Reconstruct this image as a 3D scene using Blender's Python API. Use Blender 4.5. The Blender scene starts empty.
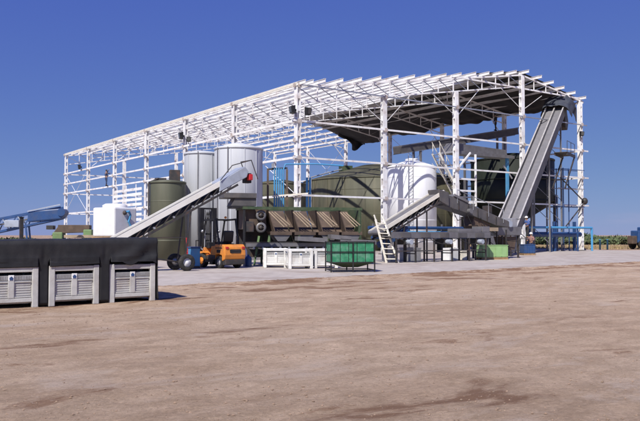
import bpy, bmesh, math, random
from mathutils import Vector as Vec, Matrix, noise, Quaternion

random.seed(7)
S = bpy.context.scene
# ------------------------------------------------------------------ camera
cam_d = bpy.data.cameras.new('camera'); cam = bpy.data.objects.new('camera', cam_d)
S.collection.objects.link(cam); S.camera = cam
cam.location = (0, 0, 1.6)
cam.rotation_euler = (math.pi/2 + math.atan(24.5/737.5), 0, 0)
cam_d.sensor_width = 36; cam_d.lens = 737.5/640*36
cam_d.clip_start = 0.1; cam_d.clip_end = 6000
# ------------------------------------------------------------------ sky and sun
SUN_EL = math.radians(47)
SHD = Vec((0.36, 0.933, 0)).normalized()                 # direction in which shadows fall
W_ = bpy.data.worlds.new('World'); S.world = W_; W_.use_nodes = True
nt = W_.node_tree; nt.nodes.clear()
sky = nt.nodes.new('ShaderNodeTexSky'); sky.sky_type = 'NISHITA'; sky.sun_disc = False
sky.sun_elevation = SUN_EL
sky.sun_rotation = math.atan2(-SHD.x, -SHD.y)
sky.altitude = 0; sky.air_density = 1.0; sky.dust_density = 0.0; sky.ozone_density = 3.0
bg = nt.nodes.new('ShaderNodeBackground'); bg.inputs[1].default_value = 0.085
wo = nt.nodes.new('ShaderNodeOutputWorld')
# the camera's response to the clear sky: deep even blue, little whitening towards the horizon
sep = nt.nodes.new('ShaderNodeSeparateColor'); com = nt.nodes.new('ShaderNodeCombineColor')
nt.links.new(sky.outputs[0], sep.inputs[0])
for i, (src, gain, power) in enumerate(((0, .585, .67), (1, .722, .695), (1, 4.50, .13))):
    pw = nt.nodes.new('ShaderNodeMath'); pw.operation = 'POWER'; pw.inputs[1].default_value = power
    mu = nt.nodes.new('ShaderNodeMath'); mu.operation = 'MULTIPLY'; mu.inputs[1].default_value = gain
    nt.links.new(sep.outputs[src], pw.inputs[0]); nt.links.new(pw.outputs[0], mu.inputs[0]); nt.links.new(mu.outputs[0], com.inputs[i])
tc = nt.nodes.new('ShaderNodeTexCoord'); mpp = nt.nodes.new('ShaderNodeMapping'); mpp.inputs['Scale'].default_value = (5, 5, 26)
cn = nt.nodes.new('ShaderNodeTexNoise'); cn.inputs['Scale'].default_value = 1.0; cn.inputs['Detail'].default_value = 7
nt.links.new(tc.outputs['Generated'], mpp.inputs[0]); nt.links.new(mpp.outputs[0], cn.inputs[0])
cr = nt.nodes.new('ShaderNodeValToRGB'); cr.color_ramp.elements[0].position = .56; cr.color_ramp.elements[1].position = .74
nt.links.new(cn.outputs[0], cr.inputs[0])
sx = nt.nodes.new('ShaderNodeSeparateXYZ'); nt.links.new(tc.outputs['Generated'], sx.inputs[0])
band = nt.nodes.new('ShaderNodeMapRange'); band.inputs[1].default_value = .02; band.inputs[2].default_value = .09; band.inputs[3].default_value = .45; band.inputs[4].default_value = 0
nt.links.new(sx.outputs[2], band.inputs[0])
cm = nt.nodes.new('ShaderNodeMath'); cm.operation = 'MULTIPLY'; nt.links.new(cr.outputs[0], cm.inputs[0]); nt.links.new(band.outputs[0], cm.inputs[1])
cmx = nt.nodes.new('ShaderNodeMixRGB'); cmx.inputs[2].default_value = (4.2, 4.2, 6.2, 1)
nt.links.new(cm.outputs[0], cmx.inputs[0]); nt.links.new(com.outputs[0], cmx.inputs[1])
nt.links.new(cmx.outputs[0], bg.inputs[0]); nt.links.new(bg.outputs[0], wo.inputs[0])
sd = bpy.data.lights.new('sun', 'SUN'); sd.energy = 4.9; sd.angle = math.radians(0.53); sd.color = (1, .955, .89)
sun = bpy.data.objects.new('sun', sd); S.collection.objects.link(sun)
sdir = Vec((SHD.x*math.cos(SUN_EL), SHD.y*math.cos(SUN_EL), -math.sin(SUN_EL)))
sun.rotation_euler = sdir.to_track_quat('-Z', 'Y').to_euler()
sun.location = (-20, -20, 40)
S.view_settings.view_transform = 'Standard'; S.view_settings.look = 'None'
S.view_settings.exposure = 0.15; S.view_settings.gamma = 1.0; S.view_settings.use_curve_mapping = False
S.render.engine = 'CYCLES'

# ------------------------------------------------------------------ frame of the shed
TH = 0.6117
U = Vec((math.cos(TH), math.sin(TH), 0)); V = Vec((-math.sin(TH), math.cos(TH), 0))
ORG = Vec((-1.70, 55.42, 0))
def Wp(u, v, z=0.0): return ORG + U*u + V*v + Vec((0, 0, z))

# ------------------------------------------------------------------ materials
def mk(name, c, rough=.6, metal=0., var=.12, scale=2.5, dirt=None, damt=0., dscale=.8, streak=False,
       bump=0., bscale=40., spec=.5, trans=0.):
    m = bpy.data.materials.new(name); m.use_nodes = True
    n = m.node_tree; N = n.nodes; L = n.links
    p = N['Principled BSDF']; p.inputs['Roughness'].default_value = rough; p.inputs['Metallic'].default_value = metal
    p.inputs['Specular IOR Level'].default_value = spec
    if trans: p.inputs['Transmission Weight'].default_value = trans
    g = N.new('ShaderNodeNewGeometry'); mp = N.new('ShaderNodeMapping'); L.new(g.outputs['Position'], mp.inputs[0])
    if streak: mp.inputs['Scale'].default_value = (1, 1, .12)
    t = N.new('ShaderNodeTexNoise'); t.inputs['Scale'].default_value = scale; t.inputs['Detail'].default_value = 6
    L.new(mp.outputs[0], t.inputs[0])
    r = N.new('ShaderNodeValToRGB'); r.color_ramp.elements[0].position = .3; r.color_ramp.elements[1].position = .7
    a = [max(0, x*(1-var)) for x in c]; b = [min(1, x*(1+var)) for x in c]
    r.color_ramp.elements[0].color = (*a, 1); r.color_ramp.elements[1].color = (*b, 1)
    L.new(t.outputs[0], r.inputs[0]); out = r.outputs[0]
    if dirt:
        t2 = N.new('ShaderNodeTexNoise'); t2.inputs['Scale'].default_value = dscale; t2.inputs['Detail'].default_value = 9
        t2.inputs['Roughness'].default_value = .65
        L.new(mp.outputs[0], t2.inputs[0])
        r2 = N.new('ShaderNodeValToRGB'); r2.color_ramp.elements[0].position = .48; r2.color_ramp.elements[1].position = .72
        r2.color_ramp.elements[0].color = (0, 0, 0, 1); r2.color_ramp.elements[1].color = (damt, damt, damt, 1)
        L.new(t2.outputs[0], r2.inputs[0])
        mx = N.new('ShaderNodeMixRGB'); mx.inputs[2].default_value = (*dirt, 1)
        L.new(r2.outputs[0], mx.inputs[0]); L.new(out, mx.inputs[1]); out = mx.outputs[0]
    oi = N.new('ShaderNodeObjectInfo'); mr_ = N.new('ShaderNodeMapRange'); mr_.inputs[3].default_value = .90; mr_.inputs[4].default_value = 1.04
    L.new(oi.outputs['Random'], mr_.inputs[0])
    tv = N.new('ShaderNodeMixRGB'); tv.blend_type = 'MULTIPLY'; tv.inputs[0].default_value = 1
    L.new(out, tv.inputs[1]); L.new(mr_.outputs[0], tv.inputs[2]); out = tv.outputs[0]
    L.new(out, p.inputs['Base Color'])
    if bump:
        t3 = N.new('ShaderNodeTexNoise'); t3.inputs['Scale'].default_value = bscale; t3.inputs['Detail'].default_value = 5
        L.new(mp.outputs[0], t3.inputs[0])
        bm_ = N.new('ShaderNodeBump'); bm_.inputs['Strength'].default_value = bump; bm_.inputs['Distance'].default_value = .02
        L.new(t3.outputs[0], bm_.inputs['Height']); L.new(bm_.outputs[0], p.inputs['Normal'])
    return m

RUST = (.16, .07, .035)
M = dict(
 steel_white=mk('white painted steel', (.85,.85,.84), .5, var=.05, scale=1.5, dirt=(.45,.34,.27), damt=.7, dscale=1.4),
 white=mk('white plastic', (.82,.82,.81), .5, var=.04, dirt=(.5,.46,.40), damt=.35, dscale=1.2),
 tank_white=mk('white tank paint', (.80,.81,.82), .42, var=.04, dirt=(.5,.48,.44), damt=.35, dscale=.7, streak=True),
 bin=mk('bin plastic', (.52,.515,.49), .55, var=.09, scale=5, dirt=(.33,.27,.21), damt=.75, dscale=1.6, bump=.15),
 bin_mid=mk('weathered bin plastic', (.36,.36,.36), .6, var=.12, scale=9, dirt=(.2,.17,.14), damt=.5, dscale=6),
 bin_dark=mk('bin inside shadow plastic', (.34,.34,.33), .6, var=.1),
 binwhite=mk('white bin plastic', (.74,.74,.71), .55, var=.06, scale=5, dirt=(.45,.38,.3), damt=.5, dscale=2),
 silo=mk('silo grey coat', (.52,.54,.57), .55, var=.04, dirt=(.33,.33,.32), damt=.3, dscale=.9, streak=True),
 olive=mk('olive fibreglass', (.095,.10,.066), .6, var=.22, scale=1.1, dirt=(.15,.14,.095), damt=.7, dscale=.6, streak=True),
 olive2=mk('brown green fibreglass', (.078,.077,.046), .65, var=.35, scale=1.2, dirt=(.14,.12,.075), damt=.9, dscale=.7, streak=True),
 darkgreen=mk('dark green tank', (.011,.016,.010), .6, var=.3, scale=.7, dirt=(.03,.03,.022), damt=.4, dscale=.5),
 cloth=mk('black shade cloth', (.0095,.010,.012), .7, var=.3, scale=3, dirt=(.035,.033,.035), damt=.5, dscale=1.2, bump=.25, bscale=6),
 roofcloth=mk('dark roof cloth', (.022,.023,.026), .8, var=.3, scale=.8, dirt=(.05,.05,.05), damt=.5, dscale=.4, bump=.4, bscale=2),
 tarp=mk('grey blue tarp', (.045,.052,.068), .7, var=.3, scale=1.5, dirt=(.10,.10,.11), damt=.5, dscale=1, bump=.3, bscale=3),
 orange=mk('orange paint', (.76,.27,.04), .5, var=.12, dirt=(.28,.15,.075), damt=.75, dscale=1.8),
 rubber=mk('black rubber', (.018,.018,.018), .85, var=.3, scale=9, dirt=(.12,.10,.08), damt=.5, dscale=5),
 black=mk('black paint', (.010,.010,.011), .55, var=.2, dirt=(.05,.045,.04), damt=.4, dscale=3),
 dark=mk('dark steel', (.055,.053,.052), .6, .3, var=.25, dirt=RUST, damt=.5, dscale=2.5),
  grey=mk('grey steel', (.20,.195,.20), .5, .35, var=.15, dirt=(.14,.12,.10), damt=.5, dscale=2),
 lightgrey=mk('light grey sheet metal', (.42,.42,.43), .45, .3, var=.1, dirt=(.25,.22,.19), damt=.5, dscale=2),
 belt=mk('worn conveyor belt', (.17,.165,.165), .7, var=.2, dirt=(.25,.21,.18), damt=.5, dscale=2),
 belt2=mk('pale conveyor belt', (.19,.185,.195), .6, var=.1, dirt=(.2,.18,.17), damt=.4, dscale=1.5),
 capgrey=mk('worn rail cap', (.5,.48,.46), .5, .2, var=.1, dirt=(.3,.25,.2), damt=.6, dscale=2),
 brown=mk('earthy brown steel', (.095,.066,.048), .75, var=.25, dirt=(.17,.115,.08), damt=.7, dscale=2.0),
 tan=mk('tan board', (.38,.295,.20), .7, var=.15, dirt=(.3,.22,.15), damt=.5, dscale=4),
 paleside=mk('pale side board', (.88,.86,.78), .5, var=.03, dirt=(.6,.54,.45), damt=.35, dscale=2),
 cream=mk('cream paint', (.80,.76,.65), .5, var=.05, dirt=(.5,.42,.32), damt=.4, dscale=2),
 rusty=mk('rust stained paint', (.50,.44,.40), .7, var=.2, scale=3, dirt=(.18,.09,.05), damt=.85, dscale=2.5),
 gpaint=mk('green machine paint', (.045,.075,.035), .55, var=.2, dirt=(.12,.10,.06), damt=.6, dscale=2.5),
 gmesh=mk('green plastic panel', (.026,.20,.095), .5, var=.2, scale=6, dirt=(.17,.33,.24), damt=.8, dscale=3.5),
 lime=mk('light green plastic', (.27,.44,.19), .5, var=.08, dirt=(.25,.30,.15), damt=.5, dscale=2),
 sage=mk('faded green paint', (.15,.25,.10), .6, var=.15, dirt=(.2,.18,.1), damt=.5, dscale=2),
 blue=mk('blue paint', (.024,.072,.20), .45, var=.12, dirt=(.10,.10,.12), damt=.4, dscale=3),
 skyblue=mk('light blue pipe paint', (.07,.30,.55), .45, var=.1, dirt=(.2,.25,.3), damt=.4, dscale=2),
 slate=mk('slate blue sheet', (.38,.42,.49), .45, var=.08, dirt=(.2,.2,.2), damt=.4, dscale=2),
 red=mk('red paint', (.5,.025,.03), .5, var=.1),
 wood=mk('pallet wood', (.36,.23,.12), .8, var=.2, scale=6),
 charcoal=mk('charcoal sheet', (.105,.10,.10), .6, .2, var=.2, scale=1.5, dirt=(.19,.16,.135), damt=.6, dscale=1.6),
 galv=mk('galvanised steel', (.45,.46,.47), .4, .6, var=.1, dirt=(.2,.18,.16), damt=.4, dscale=2),
 glass=mk('lamp glass', (.10,.105,.10), .15, var=.1),
 skin=mk('skin', (.34,.19,.12), .6, var=.05),
 navy=mk('navy work clothes', (.03,.045,.10), .85, var=.2, scale=8),
 shirt=mk('blue work shirt', (.07,.12,.32), .85, var=.15, scale=8),
 darkcloth=mk('dark work clothes', (.035,.033,.035), .85, var=.2, scale=8),
 greyshirt=mk('grey red shirt', (.30,.16,.14), .85, var=.15, scale=8),
 hat=mk('white helmet', (.85,.85,.84), .35, var=.02),
 stone=mk('dirt clod', (.30,.21,.145), .9, var=.3, scale=12),
)

# ------------------------------------------------------------------ mesh helpers
COL = S.collection
class MB:
    def __init__(s): s.v = []; s.f = []; s.sm = []
    def add(s, vs, fs, smooth=False):
        o = len(s.v); s.v += [tuple(v) for v in vs]
        s.f += [tuple(i+o for i in f) for f in fs]; s.sm += [smooth]*len(fs); return s
    def box(s, x0, x1, y0, y1, z0, z1):
        return s.add([(x,y,z) for x in (x0,x1) for y in (y0,y1) for z in (z0,z1)],
          [(0,1,3,2),(4,6,7,5),(0,4,5,1),(2,3,7,6),(0,2,6,4),(1,5,7,3)])
    def beam(s, p, q, w, h, up=(0,0,1)):
        p = Vec(p); q = Vec(q); d = (q-p).normalized(); up = Vec(up)
        x = d.cross(up)
        if x.length < 1e-4: x = d.cross(Vec((0,1,0)))
        x.normalize(); y = x.cross(d)
        vs = []
        for c in (p, q):
            for a, b in ((-1,-1),(1,-1),(1,1),(-1,1)): vs.append(c + x*(a*w/2) + y*(b*h/2))
        return s.add(vs, [(0,1,2,3),(7,6,5,4),(0,4,5,1),(1,5,6,2),(2,6,7,3),(3,7,4,0)])
    def tube(s, p, q, r, n=10, r2=None, caps=True):
        p = Vec(p); q = Vec(q); d = (q-p).normalized(); r2 = r if r2 is None else r2
        x = d.orthogonal().normalized(); y = d.cross(x)
        vs = []
        for c, rr in ((p, r), (q, r2)):
            for i in range(n):
                a = 2*math.pi*i/n; vs.append(c + (x*math.cos(a)+y*math.sin(a))*rr)
        s.add(vs, [(i,(i+1)%n,n+(i+1)%n,n+i) for i in range(n)], True)
        if caps:
            s.add(vs[:n], [tuple(reversed(range(n)))]); s.add(vs[n:], [tuple(range(n))])
        return s
    def pipe(s, pts, r, n=8):
        for a, b in zip(pts, pts[1:]): s.tube(a, b, r, n)
        for a in pts[1:-1]: s.ball(a, r*1.0, n, 5)
        return s
    def ball(s, c, r, n=10, k=6, sz=1):
        c = Vec(c); vs = []; fs = []
        for j in range(k+1):
            t = math.pi*j/k
            for i in range(n):
                a = 2*math.pi*i/n
                vs.append(c + Vec((r*math.sin(t)*math.cos(a), r*math.sin(t)*math.sin(a), r*sz*math.cos(t))))
        for j in range(k):
            for i in range(n): fs.append((j*n+i, (j+1)*n+i, (j+1)*n+(i+1)%n, j*n+(i+1)%n))
        return s.add(vs, fs, True)
    def lathe(s, prof, n=32, c=(0,0), axis='z', smooth=True):
        vs = []; fs = []
        for r, z in prof:
            for i in range(n):
                a = 2*math.pi*i/n
                x, y = r*math.cos(a), r*math.sin(a)
                if axis == 'z': vs.append((c[0]+x, c[1]+y, z))
                else: vs.append((x, z, y))
        for j in range(len(prof)-1):
            for i in range(n): fs.append((j*n+i, j*n+(i+1)%n, (j+1)*n+(i+1)%n, (j+1)*n+i))
        return s.add(vs, fs, smooth)
    def prism(s, poly, y0, y1):                 # polygon in x-z, extruded along y
        n = len(poly)
        vs = [(x, y0, z) for x, z in poly] + [(x, y1, z) for x, z in poly]
        fs = [tuple(range(n)), tuple(reversed(range(n, 2*n)))]
        fs += [(i, n+i, n+(i+1)%n, (i+1)%n) for i in range(n)]
        return s.add(vs, fs)
    def mesh(s, name, m):
        me = bpy.data.meshes.new(name); me.from_pydata(s.v, [], s.f)
        me.polygons.foreach_set('use_smooth', s.sm); me.materials.append(M[m] if isinstance(m, str) else m)
        bm = bmesh.new(); bm.from_mesh(me); bmesh.ops.recalc_face_normals(bm, faces=bm.faces); bm.to_mesh(me); bm.free()
        me.update(); return me
    def build(s, name, m, parent=None, loc=None, bevel=0, rz=None):
        o = bpy.data.objects.new(name, s.mesh(name, m)); COL.objects.link(o)
        if parent: o.parent = parent
        if loc is not None: o.location = loc
        if rz is not None: o.rotation_euler.z = rz
        if bevel:
            b = o.modifiers.new('bevel', 'BEVEL'); b.width = bevel; b.segments = 2; b.limit_method = 'ANGLE'
        return o
def tag(o, label, cat, group=None):
    o['label'] = label; o['category'] = cat
    if group: o['group'] = group
    return o
def thing(name, label, cat, loc=(0,0,0), rz=0., group=None):
    o = bpy.data.objects.new(name, None); COL.objects.link(o); o.empty_display_size = .3
    o.location = loc; o.rotation_euler = (0,0,rz); return tag(o, label, cat, group)
def kind(o, k): o['kind'] = k; return o
def dup(root, loc, rz, label):
    r = root.copy(); COL.objects.link(r); r.location = loc; r.rotation_euler = (0,0,rz); r['label'] = label
    for ch in list(root.children):
        c = ch.copy(); COL.objects.link(c); c.parent = r
        for g in ch.children:
            d = g.copy(); COL.objects.link(d); d.parent = c
    return r
UNIT = {}
def member(name, p, q, w, h, m, parent):        # a bar that shares one unit mesh per material
    if m not in UNIT: UNIT[m] = MB().box(-.5,.5,-.5,.5,0,1).mesh('bar', m)
    o = bpy.data.objects.new(name, UNIT[m]); COL.objects.link(o); o.parent = parent
    p = Vec(p); d = Vec(q)-p
    o.location = p; o.rotation_mode = 'QUATERNION'; o.rotation_quaternion = d.to_track_quat('Z', 'Y')
    o.scale = (w, h, d.length); return o

# ================================================================== GROUND
def ground_material():
    m = bpy.data.materials.new('dry dirt'); m.use_nodes = True
    n = m.node_tree; N = n.nodes; L = n.links
    p = N['Principled BSDF']; p.inputs['Roughness'].default_value = .95; p.inputs['Specular IOR Level'].default_value = .2
    g = N.new('ShaderNodeNewGeometry')
    rot = N.new('ShaderNodeMapping'); rot.inputs['Rotation'].default_value = (0,0,-TH); L.new(g.outputs['Position'], rot.inputs[0])
    def nz(scale, stretch, det=8, rough=.6, dist=0, off=0):
        mp = N.new('ShaderNodeMapping'); mp.inputs['Scale'].default_value = (stretch, 1, 1); mp.inputs['Location'].default_value = (off, off*.7, 0)
        L.new(rot.outputs[0], mp.inputs[0])
        t = N.new('ShaderNodeTexNoise'); t.inputs['Scale'].default_value = scale; t.inputs['Detail'].default_value = det
        t.inputs['Roughness'].default_value = rough; t.inputs['Distortion'].default_value = dist
        L.new(mp.outputs[0], t.inputs[0]); return t.outputs[0]
    def ramp(src, a, b, ca=(0,0,0), cb=(1,1,1)):
        r = N.new('ShaderNodeValToRGB'); r.color_ramp.elements[0].position = a; r.color_ramp.elements[1].position = b
        r.color_ramp.elements[0].color = (*ca,1); r.color_ramp.elements[1].color = (*cb,1); L.new(src, r.inputs[0]); return r.outputs[0]
    def mix(f, a, b, mode='MIX'):
        x = N.new('ShaderNodeMixRGB'); x.blend_type = mode
        if isinstance(f, float): x.inputs[0].default_value = f
        else: L.new(f, x.inputs[0])
        for i, c in ((1, a), (2, b)):
            if isinstance(c, tuple): x.inputs[i].default_value = (*c, 1)
            else: L.new(c, x.inputs[i])
        return x.outputs[0]
    # loose dark soil gathers along the front of the slab: distance to its edge
    sp = N.new('ShaderNodeSeparateXYZ'); L.new(rot.outputs[0], sp.inputs[0])
    m1 = N.new('ShaderNodeMath'); m1.operation = 'MULTIPLY_ADD'; m1.inputs[1].default_value = -.107; L.new(sp.outputs[0], m1.inputs[0]); L.new(sp.outputs[1], m1.inputs[2])
    mr = N.new('ShaderNodeMapRange'); mr.inputs[1].default_value = 13.0; mr.inputs[2].default_value = 20.3; mr.inputs[3].default_value = 0; mr.inputs[4].default_value = .105
    L.new(m1.outputs[0], mr.inputs[0])
    def addv(a_, b_):
        x = N.new('ShaderNodeMath'); x.operation = 'ADD'; L.new(a_, x.inputs[0]); L.new(b_, x.inputs[1]); return x.outputs[0]
    base = ramp(nz(.30, .7, 8, .6), .38, .62, (.465,.336,.232), (.545,.410,.295))
    fine = ramp(nz(17, 1, 15, .85), .40, .60, (.78,.77,.75), (1.17,1.17,1.17))
    c = mix(.95, base, fine, 'MULTIPLY')
    mid = ramp(nz(2.2, .6, 13, .72, .3, 17), .42, .60, (.83,.81,.78), (1.08,1.08,1.08))
    c = mix(.9, c, mid, 'MULTIPLY')
    tracks = ramp(nz(1.1, .22, 12, .70, .3, 3), .54, .66, (0,0,0), (.45,.45,.45))
    c = mix(tracks, c, (.34,.225,.148))
    dust = ramp(nz(.8, .55, 13, .70, .4, 23), .54, .64, (0,0,0), (.6,.6,.6))
    c = mix(dust, c, (.56,.45,.36))
    damp = ramp(addv(nz(.50, .55, 13, .66, .5, 11.3), mr.outputs[0]), .615, .67, (0,0,0), (.85,.85,.85))
    c = mix(damp, c, (.205,.112,.064))
    damp2 = ramp(addv(nz(1.15, .50, 13, .68, .5, 61), mr.outputs[0]), .61, .67, (0,0,0), (.8,.8,.8))
    c = mix(damp2, c, (.23,.13,.076))
    peb = ramp(nz(34, 1, 5, .65, 0, 5), .62, .67, (0,0,0), (.6,.6,.6))
    c = mix(peb, c, (.21,.14,.092))
    peb2 = ramp(nz(27, 1, 5, .65, 0, 9), .63, .68, (0,0,0), (.6,.6,.6))
    c = mix(peb2, c, (.60,.50,.41))
    L.new(c, p.inputs['Base Color'])
    b1 = N.new('ShaderNodeBump'); b1.inputs['Strength'].default_value = .9; b1.inputs['Distance'].default_value = .04
    L.new(nz(18, 1, 14, .8), b1.inputs['Height'])
    b2 = N.new('ShaderNodeBump'); b2.inputs['Strength'].default_value = .5; b2.inputs['Distance'].default_value = .08
    L.new(nz(2.4, .35, 11, .68, .4, 3), b2.inputs['Height']); L.new(b1.outputs[0], b2.inputs['Normal'])
    L.new(b2.outputs[0], p.inputs['Normal'])
    return m
def gz(x, y):                                   # height of the bare dirt
    u = x*U.x + y*U.y; v = x*V.x + y*V.y
    d = math.hypot(x, y); k = 1 if d < 45 else max(0, 1-(d-45)/15)
    z = 0
    if k > 0: z = .022*noise.noise(Vec((u*.3, v*.9, 1))) + .016*noise.noise(Vec((u*1.1, v*1.9, 5))) + .013*noise.noise(Vec((u*3.4, v*3.9, 9))) + .006*noise.noise(Vec((x*9, y*9, 3)))
    z = -.03+z*k
    if v-.107*u-20.595 > .2: z = min(z, -.035)  # under the slab
    return z
def ground():
    def axis(a, b, fine, far, mid=0.):
        out = [mid]; x = mid; st = fine
        while x < b: x += st; out.append(x); st = max(fine, (x-mid)*.035) if x < 60 else st*1.25
        x = mid
        while x > a: x -= st if x < mid-60 else max(fine, (mid-x)*.035); out.append(x); st = st if x > mid-60 else st*1.25
        return sorted(set(round(v, 4) for v in out))
    def ax(lim_a, lim_b, mid, fine, k):
        r = [mid]; x = mid
        while x < lim_b: x += max(fine, (x-mid)*k); r.append(x)
        x = mid; l = []
        while x > lim_a: x -= max(fine, (mid-x)*k); l.append(x)
        return list(reversed(l)) + r
    xs = ax(-3000, 3000, 0, .11, .03); ys = ax(-400, 4000, 7, .11, .03)
    vs = []; fs = []
    for y in ys:
        for x in xs:
            z = gz(x, y)
            vs.append((x, y, z))
    nx = len(xs)
    for j in range(len(ys)-1):
        for i in range(nx-1): fs.append((j*nx+i, j*nx+i+1, (j+1)*nx+i+1, (j+1)*nx+i))
    b = MB(); b.add(vs, fs, True)
    g = b.build('ground', GROUND_MAT)
    return kind(g, 'structure')
GROUND_MAT = ground_material()
ground()

def conc_material():
    m = mk('concrete', (.46,.405,.355), .85, var=.14, scale=2.2, dirt=(.27,.20,.155), damt=.85, dscale=.5, bump=.2, bscale=25)
    return m
def slab():
    # front edge follows a line from W(-21.5,-24.8) to W(10.3,-21.4)
    pts = []
    for i in range(400):
        u = -46 + i*.3
        v = -24.8 + (u+21.5)*3.4/31.8
        v += .35*noise.noise(Vec((u*.35, 0, 3))) + .16*noise.noise(Vec((u*1.9, 0, 7))) + .06*noise.noise(Vec((u*6, 0, 2)))
        pts.append(Wp(u, v))
    pts += [Wp(73.6, -4), Wp(60, -3.2), Wp(50, -4.0), Wp(43, -2.6), Wp(38, -2.8), Wp(37.5, 64), Wp(-46, 64)]
    bm = bmesh.new()
    top = [bm.verts.new((p.x, p.y, .03)) for p in pts]; bot = [bm.verts.new((p.x, p.y, -.12)) for p in pts]
    n = len(pts)
    f = bm.faces.new(top)
    for i in range(n): bm.faces.new((top[i], bot[i], bot[(i+1)%n], top[(i+1)%n]))
    bmesh.ops.triangulate(bm, faces=[f]); bmesh.ops.recalc_face_normals(bm, faces=bm.faces)
    me = bpy.data.meshes.new('concrete_slab'); bm.to_mesh(me); bm.free(); me.materials.append(conc_material())
    o = bpy.data.objects.new('concrete_slab', me); COL.objects.link(o); return kind(o, 'structure')
slab()
def soil_edge():                                # loose soil spilling unevenly over the lip of the slab
    vs = []; fs = []; K = 22
    n = 900
    for i in range(n):
        u = -40+i*.085
        e = -24.8+(u+21.5)*3.4/31.8 + .35*noise.noise(Vec((u*.35, 0, 3))) + .16*noise.noise(Vec((u*1.9, 0, 7)))
        spill = .30+.35*noise.noise(Vec((u*.8, 3, 1)))+.15*noise.noise(Vec((u*3, 3, 1)))
        for j in range(K+1):
            w = -1.1+j*(1.1+max(.05, spill))/K
            t = j/K
            h = .058*math.sin(math.pi*min(1, t*1.0))**1.0*(.75+.5*noise.noise(Vec((u*1.6, w*2, 4)))+.45*noise.noise(Vec((u*6, w*6, 8))))
            z = (-.075*(1-t)+.018*t)+h if w < 0 else .018+h*.6
            p = Wp(u, e+w); vs.append((p.x, p.y, z))
    for i in range(n-1):
        for j in range(K): a = i*(K+1)+j; fs.append((a, a+1, a+K+2, a+K+1))
    b = MB(); b.add(vs, fs, True); return kind(b.build('soil_edge', GROUND_MAT), 'structure')
soil_edge()
def clods():
    b = MB(); rnd = random.Random(3)
    for i in range(17000):
        y = 5.5 + 34*rnd.random()**1.9; x = (rnd.random()*2-1)*(y*.5+1)
        r = .0035 + .013*rnd.random()**5 + (.016 if rnd.random() < .002 else 0)
        u = (Vec((x,y,0))-ORG).dot(U); v = (Vec((x,y,0))-ORG).dot(V)
        edge = -24.8 + (u+21.5)*3.4/31.8
        if v > edge-.2: continue
        if noise.noise(Vec((u*.5, v*.7, 4)))+.45*rnd.random() < .10: continue
        c = Vec((x, y, gz(x, y)+r*.25)); vs = []
        for dx, dy, dz in ((1,0,0),(-1,0,0),(0,1,0),(0,-1,0),(0,0,1),(0,0,-1)):
            k = r*(.6+.7*rnd.random()); vs.append(c+Vec((dx*k*1.3, dy*k*1.3, dz*k*.8)))
        b.add(vs, [(0,2,4),(2,1,4),(1,3,4),(3,0,4),(2,0,5),(1,2,5),(3,1,5),(0,3,5)])
    # a crumbled lip of soil along the slab edge
    for i in range(500):
        u = -24 + rnd.random()*38; v = -24.8 + (u+21.5)*3.4/31.8 + rnd.gauss(-.12, .22)
        p = Wp(u, v); r = .006 + .018*rnd.random()**4
        c = Vec((p.x, p.y, .025+r*.1)); vs = []
        for dx, dy, dz in ((1,0,0),(-1,0,0),(0,1,0),(0,-1,0),(0,0,1),(0,0,-1)):
            k = r*(.6+.7*rnd.random()); vs.append(c+Vec((dx*k*1.6, dy*k*1.6, dz*k)))
        b.add(vs, [(0,2,4),(2,1,4),(1,3,4),(3,0,4),(2,0,5),(1,2,5),(3,1,5),(0,3,5)])
    o = kind(b.build('dirt_clods', 'stone'), 'stuff'); tag(o, 'small dirt clods and pebbles strewn over the bare ground', 'pebbles')
clods()

# far scrub along the horizon
def scrub():
    m = mk('scrub leaves', (.075,.105,.04), .8, var=.45, scale=.35, dirt=(.15,.125,.06), damt=.7, dscale=.25)
    b = MB(); rnd = random.Random(5)
    def belt(p0, p1, n, depth, h):
        p0 = Vec(p0); p1 = Vec(p1); d = p1-p0; nn = Vec((-d.y, d.x, 0)).normalized()
        for i in range(n):
            t = rnd.random(); off = rnd.random()*depth
            p = p0+d*t+nn*off
            hh = h*(.72+.5*noise.noise(Vec((p.x*.11, p.y*.11, 0)))+.25*noise.noise(Vec((p.x*.5, p.y*.5, 3))))
            z = hh*rnd.random()**.7
            s = .22+.3*rnd.random(); c = Vec((p.x, p.y, z))
            a = Vec((rnd.gauss(0,1), rnd.gauss(0,1), rnd.gauss(0,1))).normalized(); q = a.orthogonal().normalized()
            b.add([c+a*s, c+q*s*.5, c-a*s, c-q*s*.5], [(0,1,2,3)])
    belt((20,120,0), (80,126,0), 16000, 12, 1.65)
    belt((80,126,0), (170,136,0), 7000, 8, 1.7)
    belt((-40,150,0), (20,150,0), 6000, 8, 1.2)
    belt((-150,120,0), (-40,150,0), 9000, 8, 0.9)
    o = kind(b.build('scrub_belt', m), 'stuff'); tag(o, 'low green scrub along the flat horizon behind the shed', 'shrubs')
scrub()
def drygrass():
    m = mk('dry grass', (.34,.26,.13), .9, var=.3, scale=2)
    b = MB(); rnd = random.Random(8)
    for i in range(5200):
        x = 22+50*rnd.random(); y = 84+26*rnd.random()
        h = .12+.22*rnd.random(); a = rnd.random()*6.28; w = .05
        dx, dy = math.cos(a)*w, math.sin(a)*w
        b.add([(x-dx,y-dy,-.04),(x+dx,y+dy,-.04),(x+rnd.gauss(0,.08),y+rnd.gauss(0,.08),h)], [(0,1,2)])
    o = kind(b.build('dry_grass', m), 'stuff'); tag(o, 'patchy dry grass on open ground before the scrub', 'grass')
drygrass()

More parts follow.
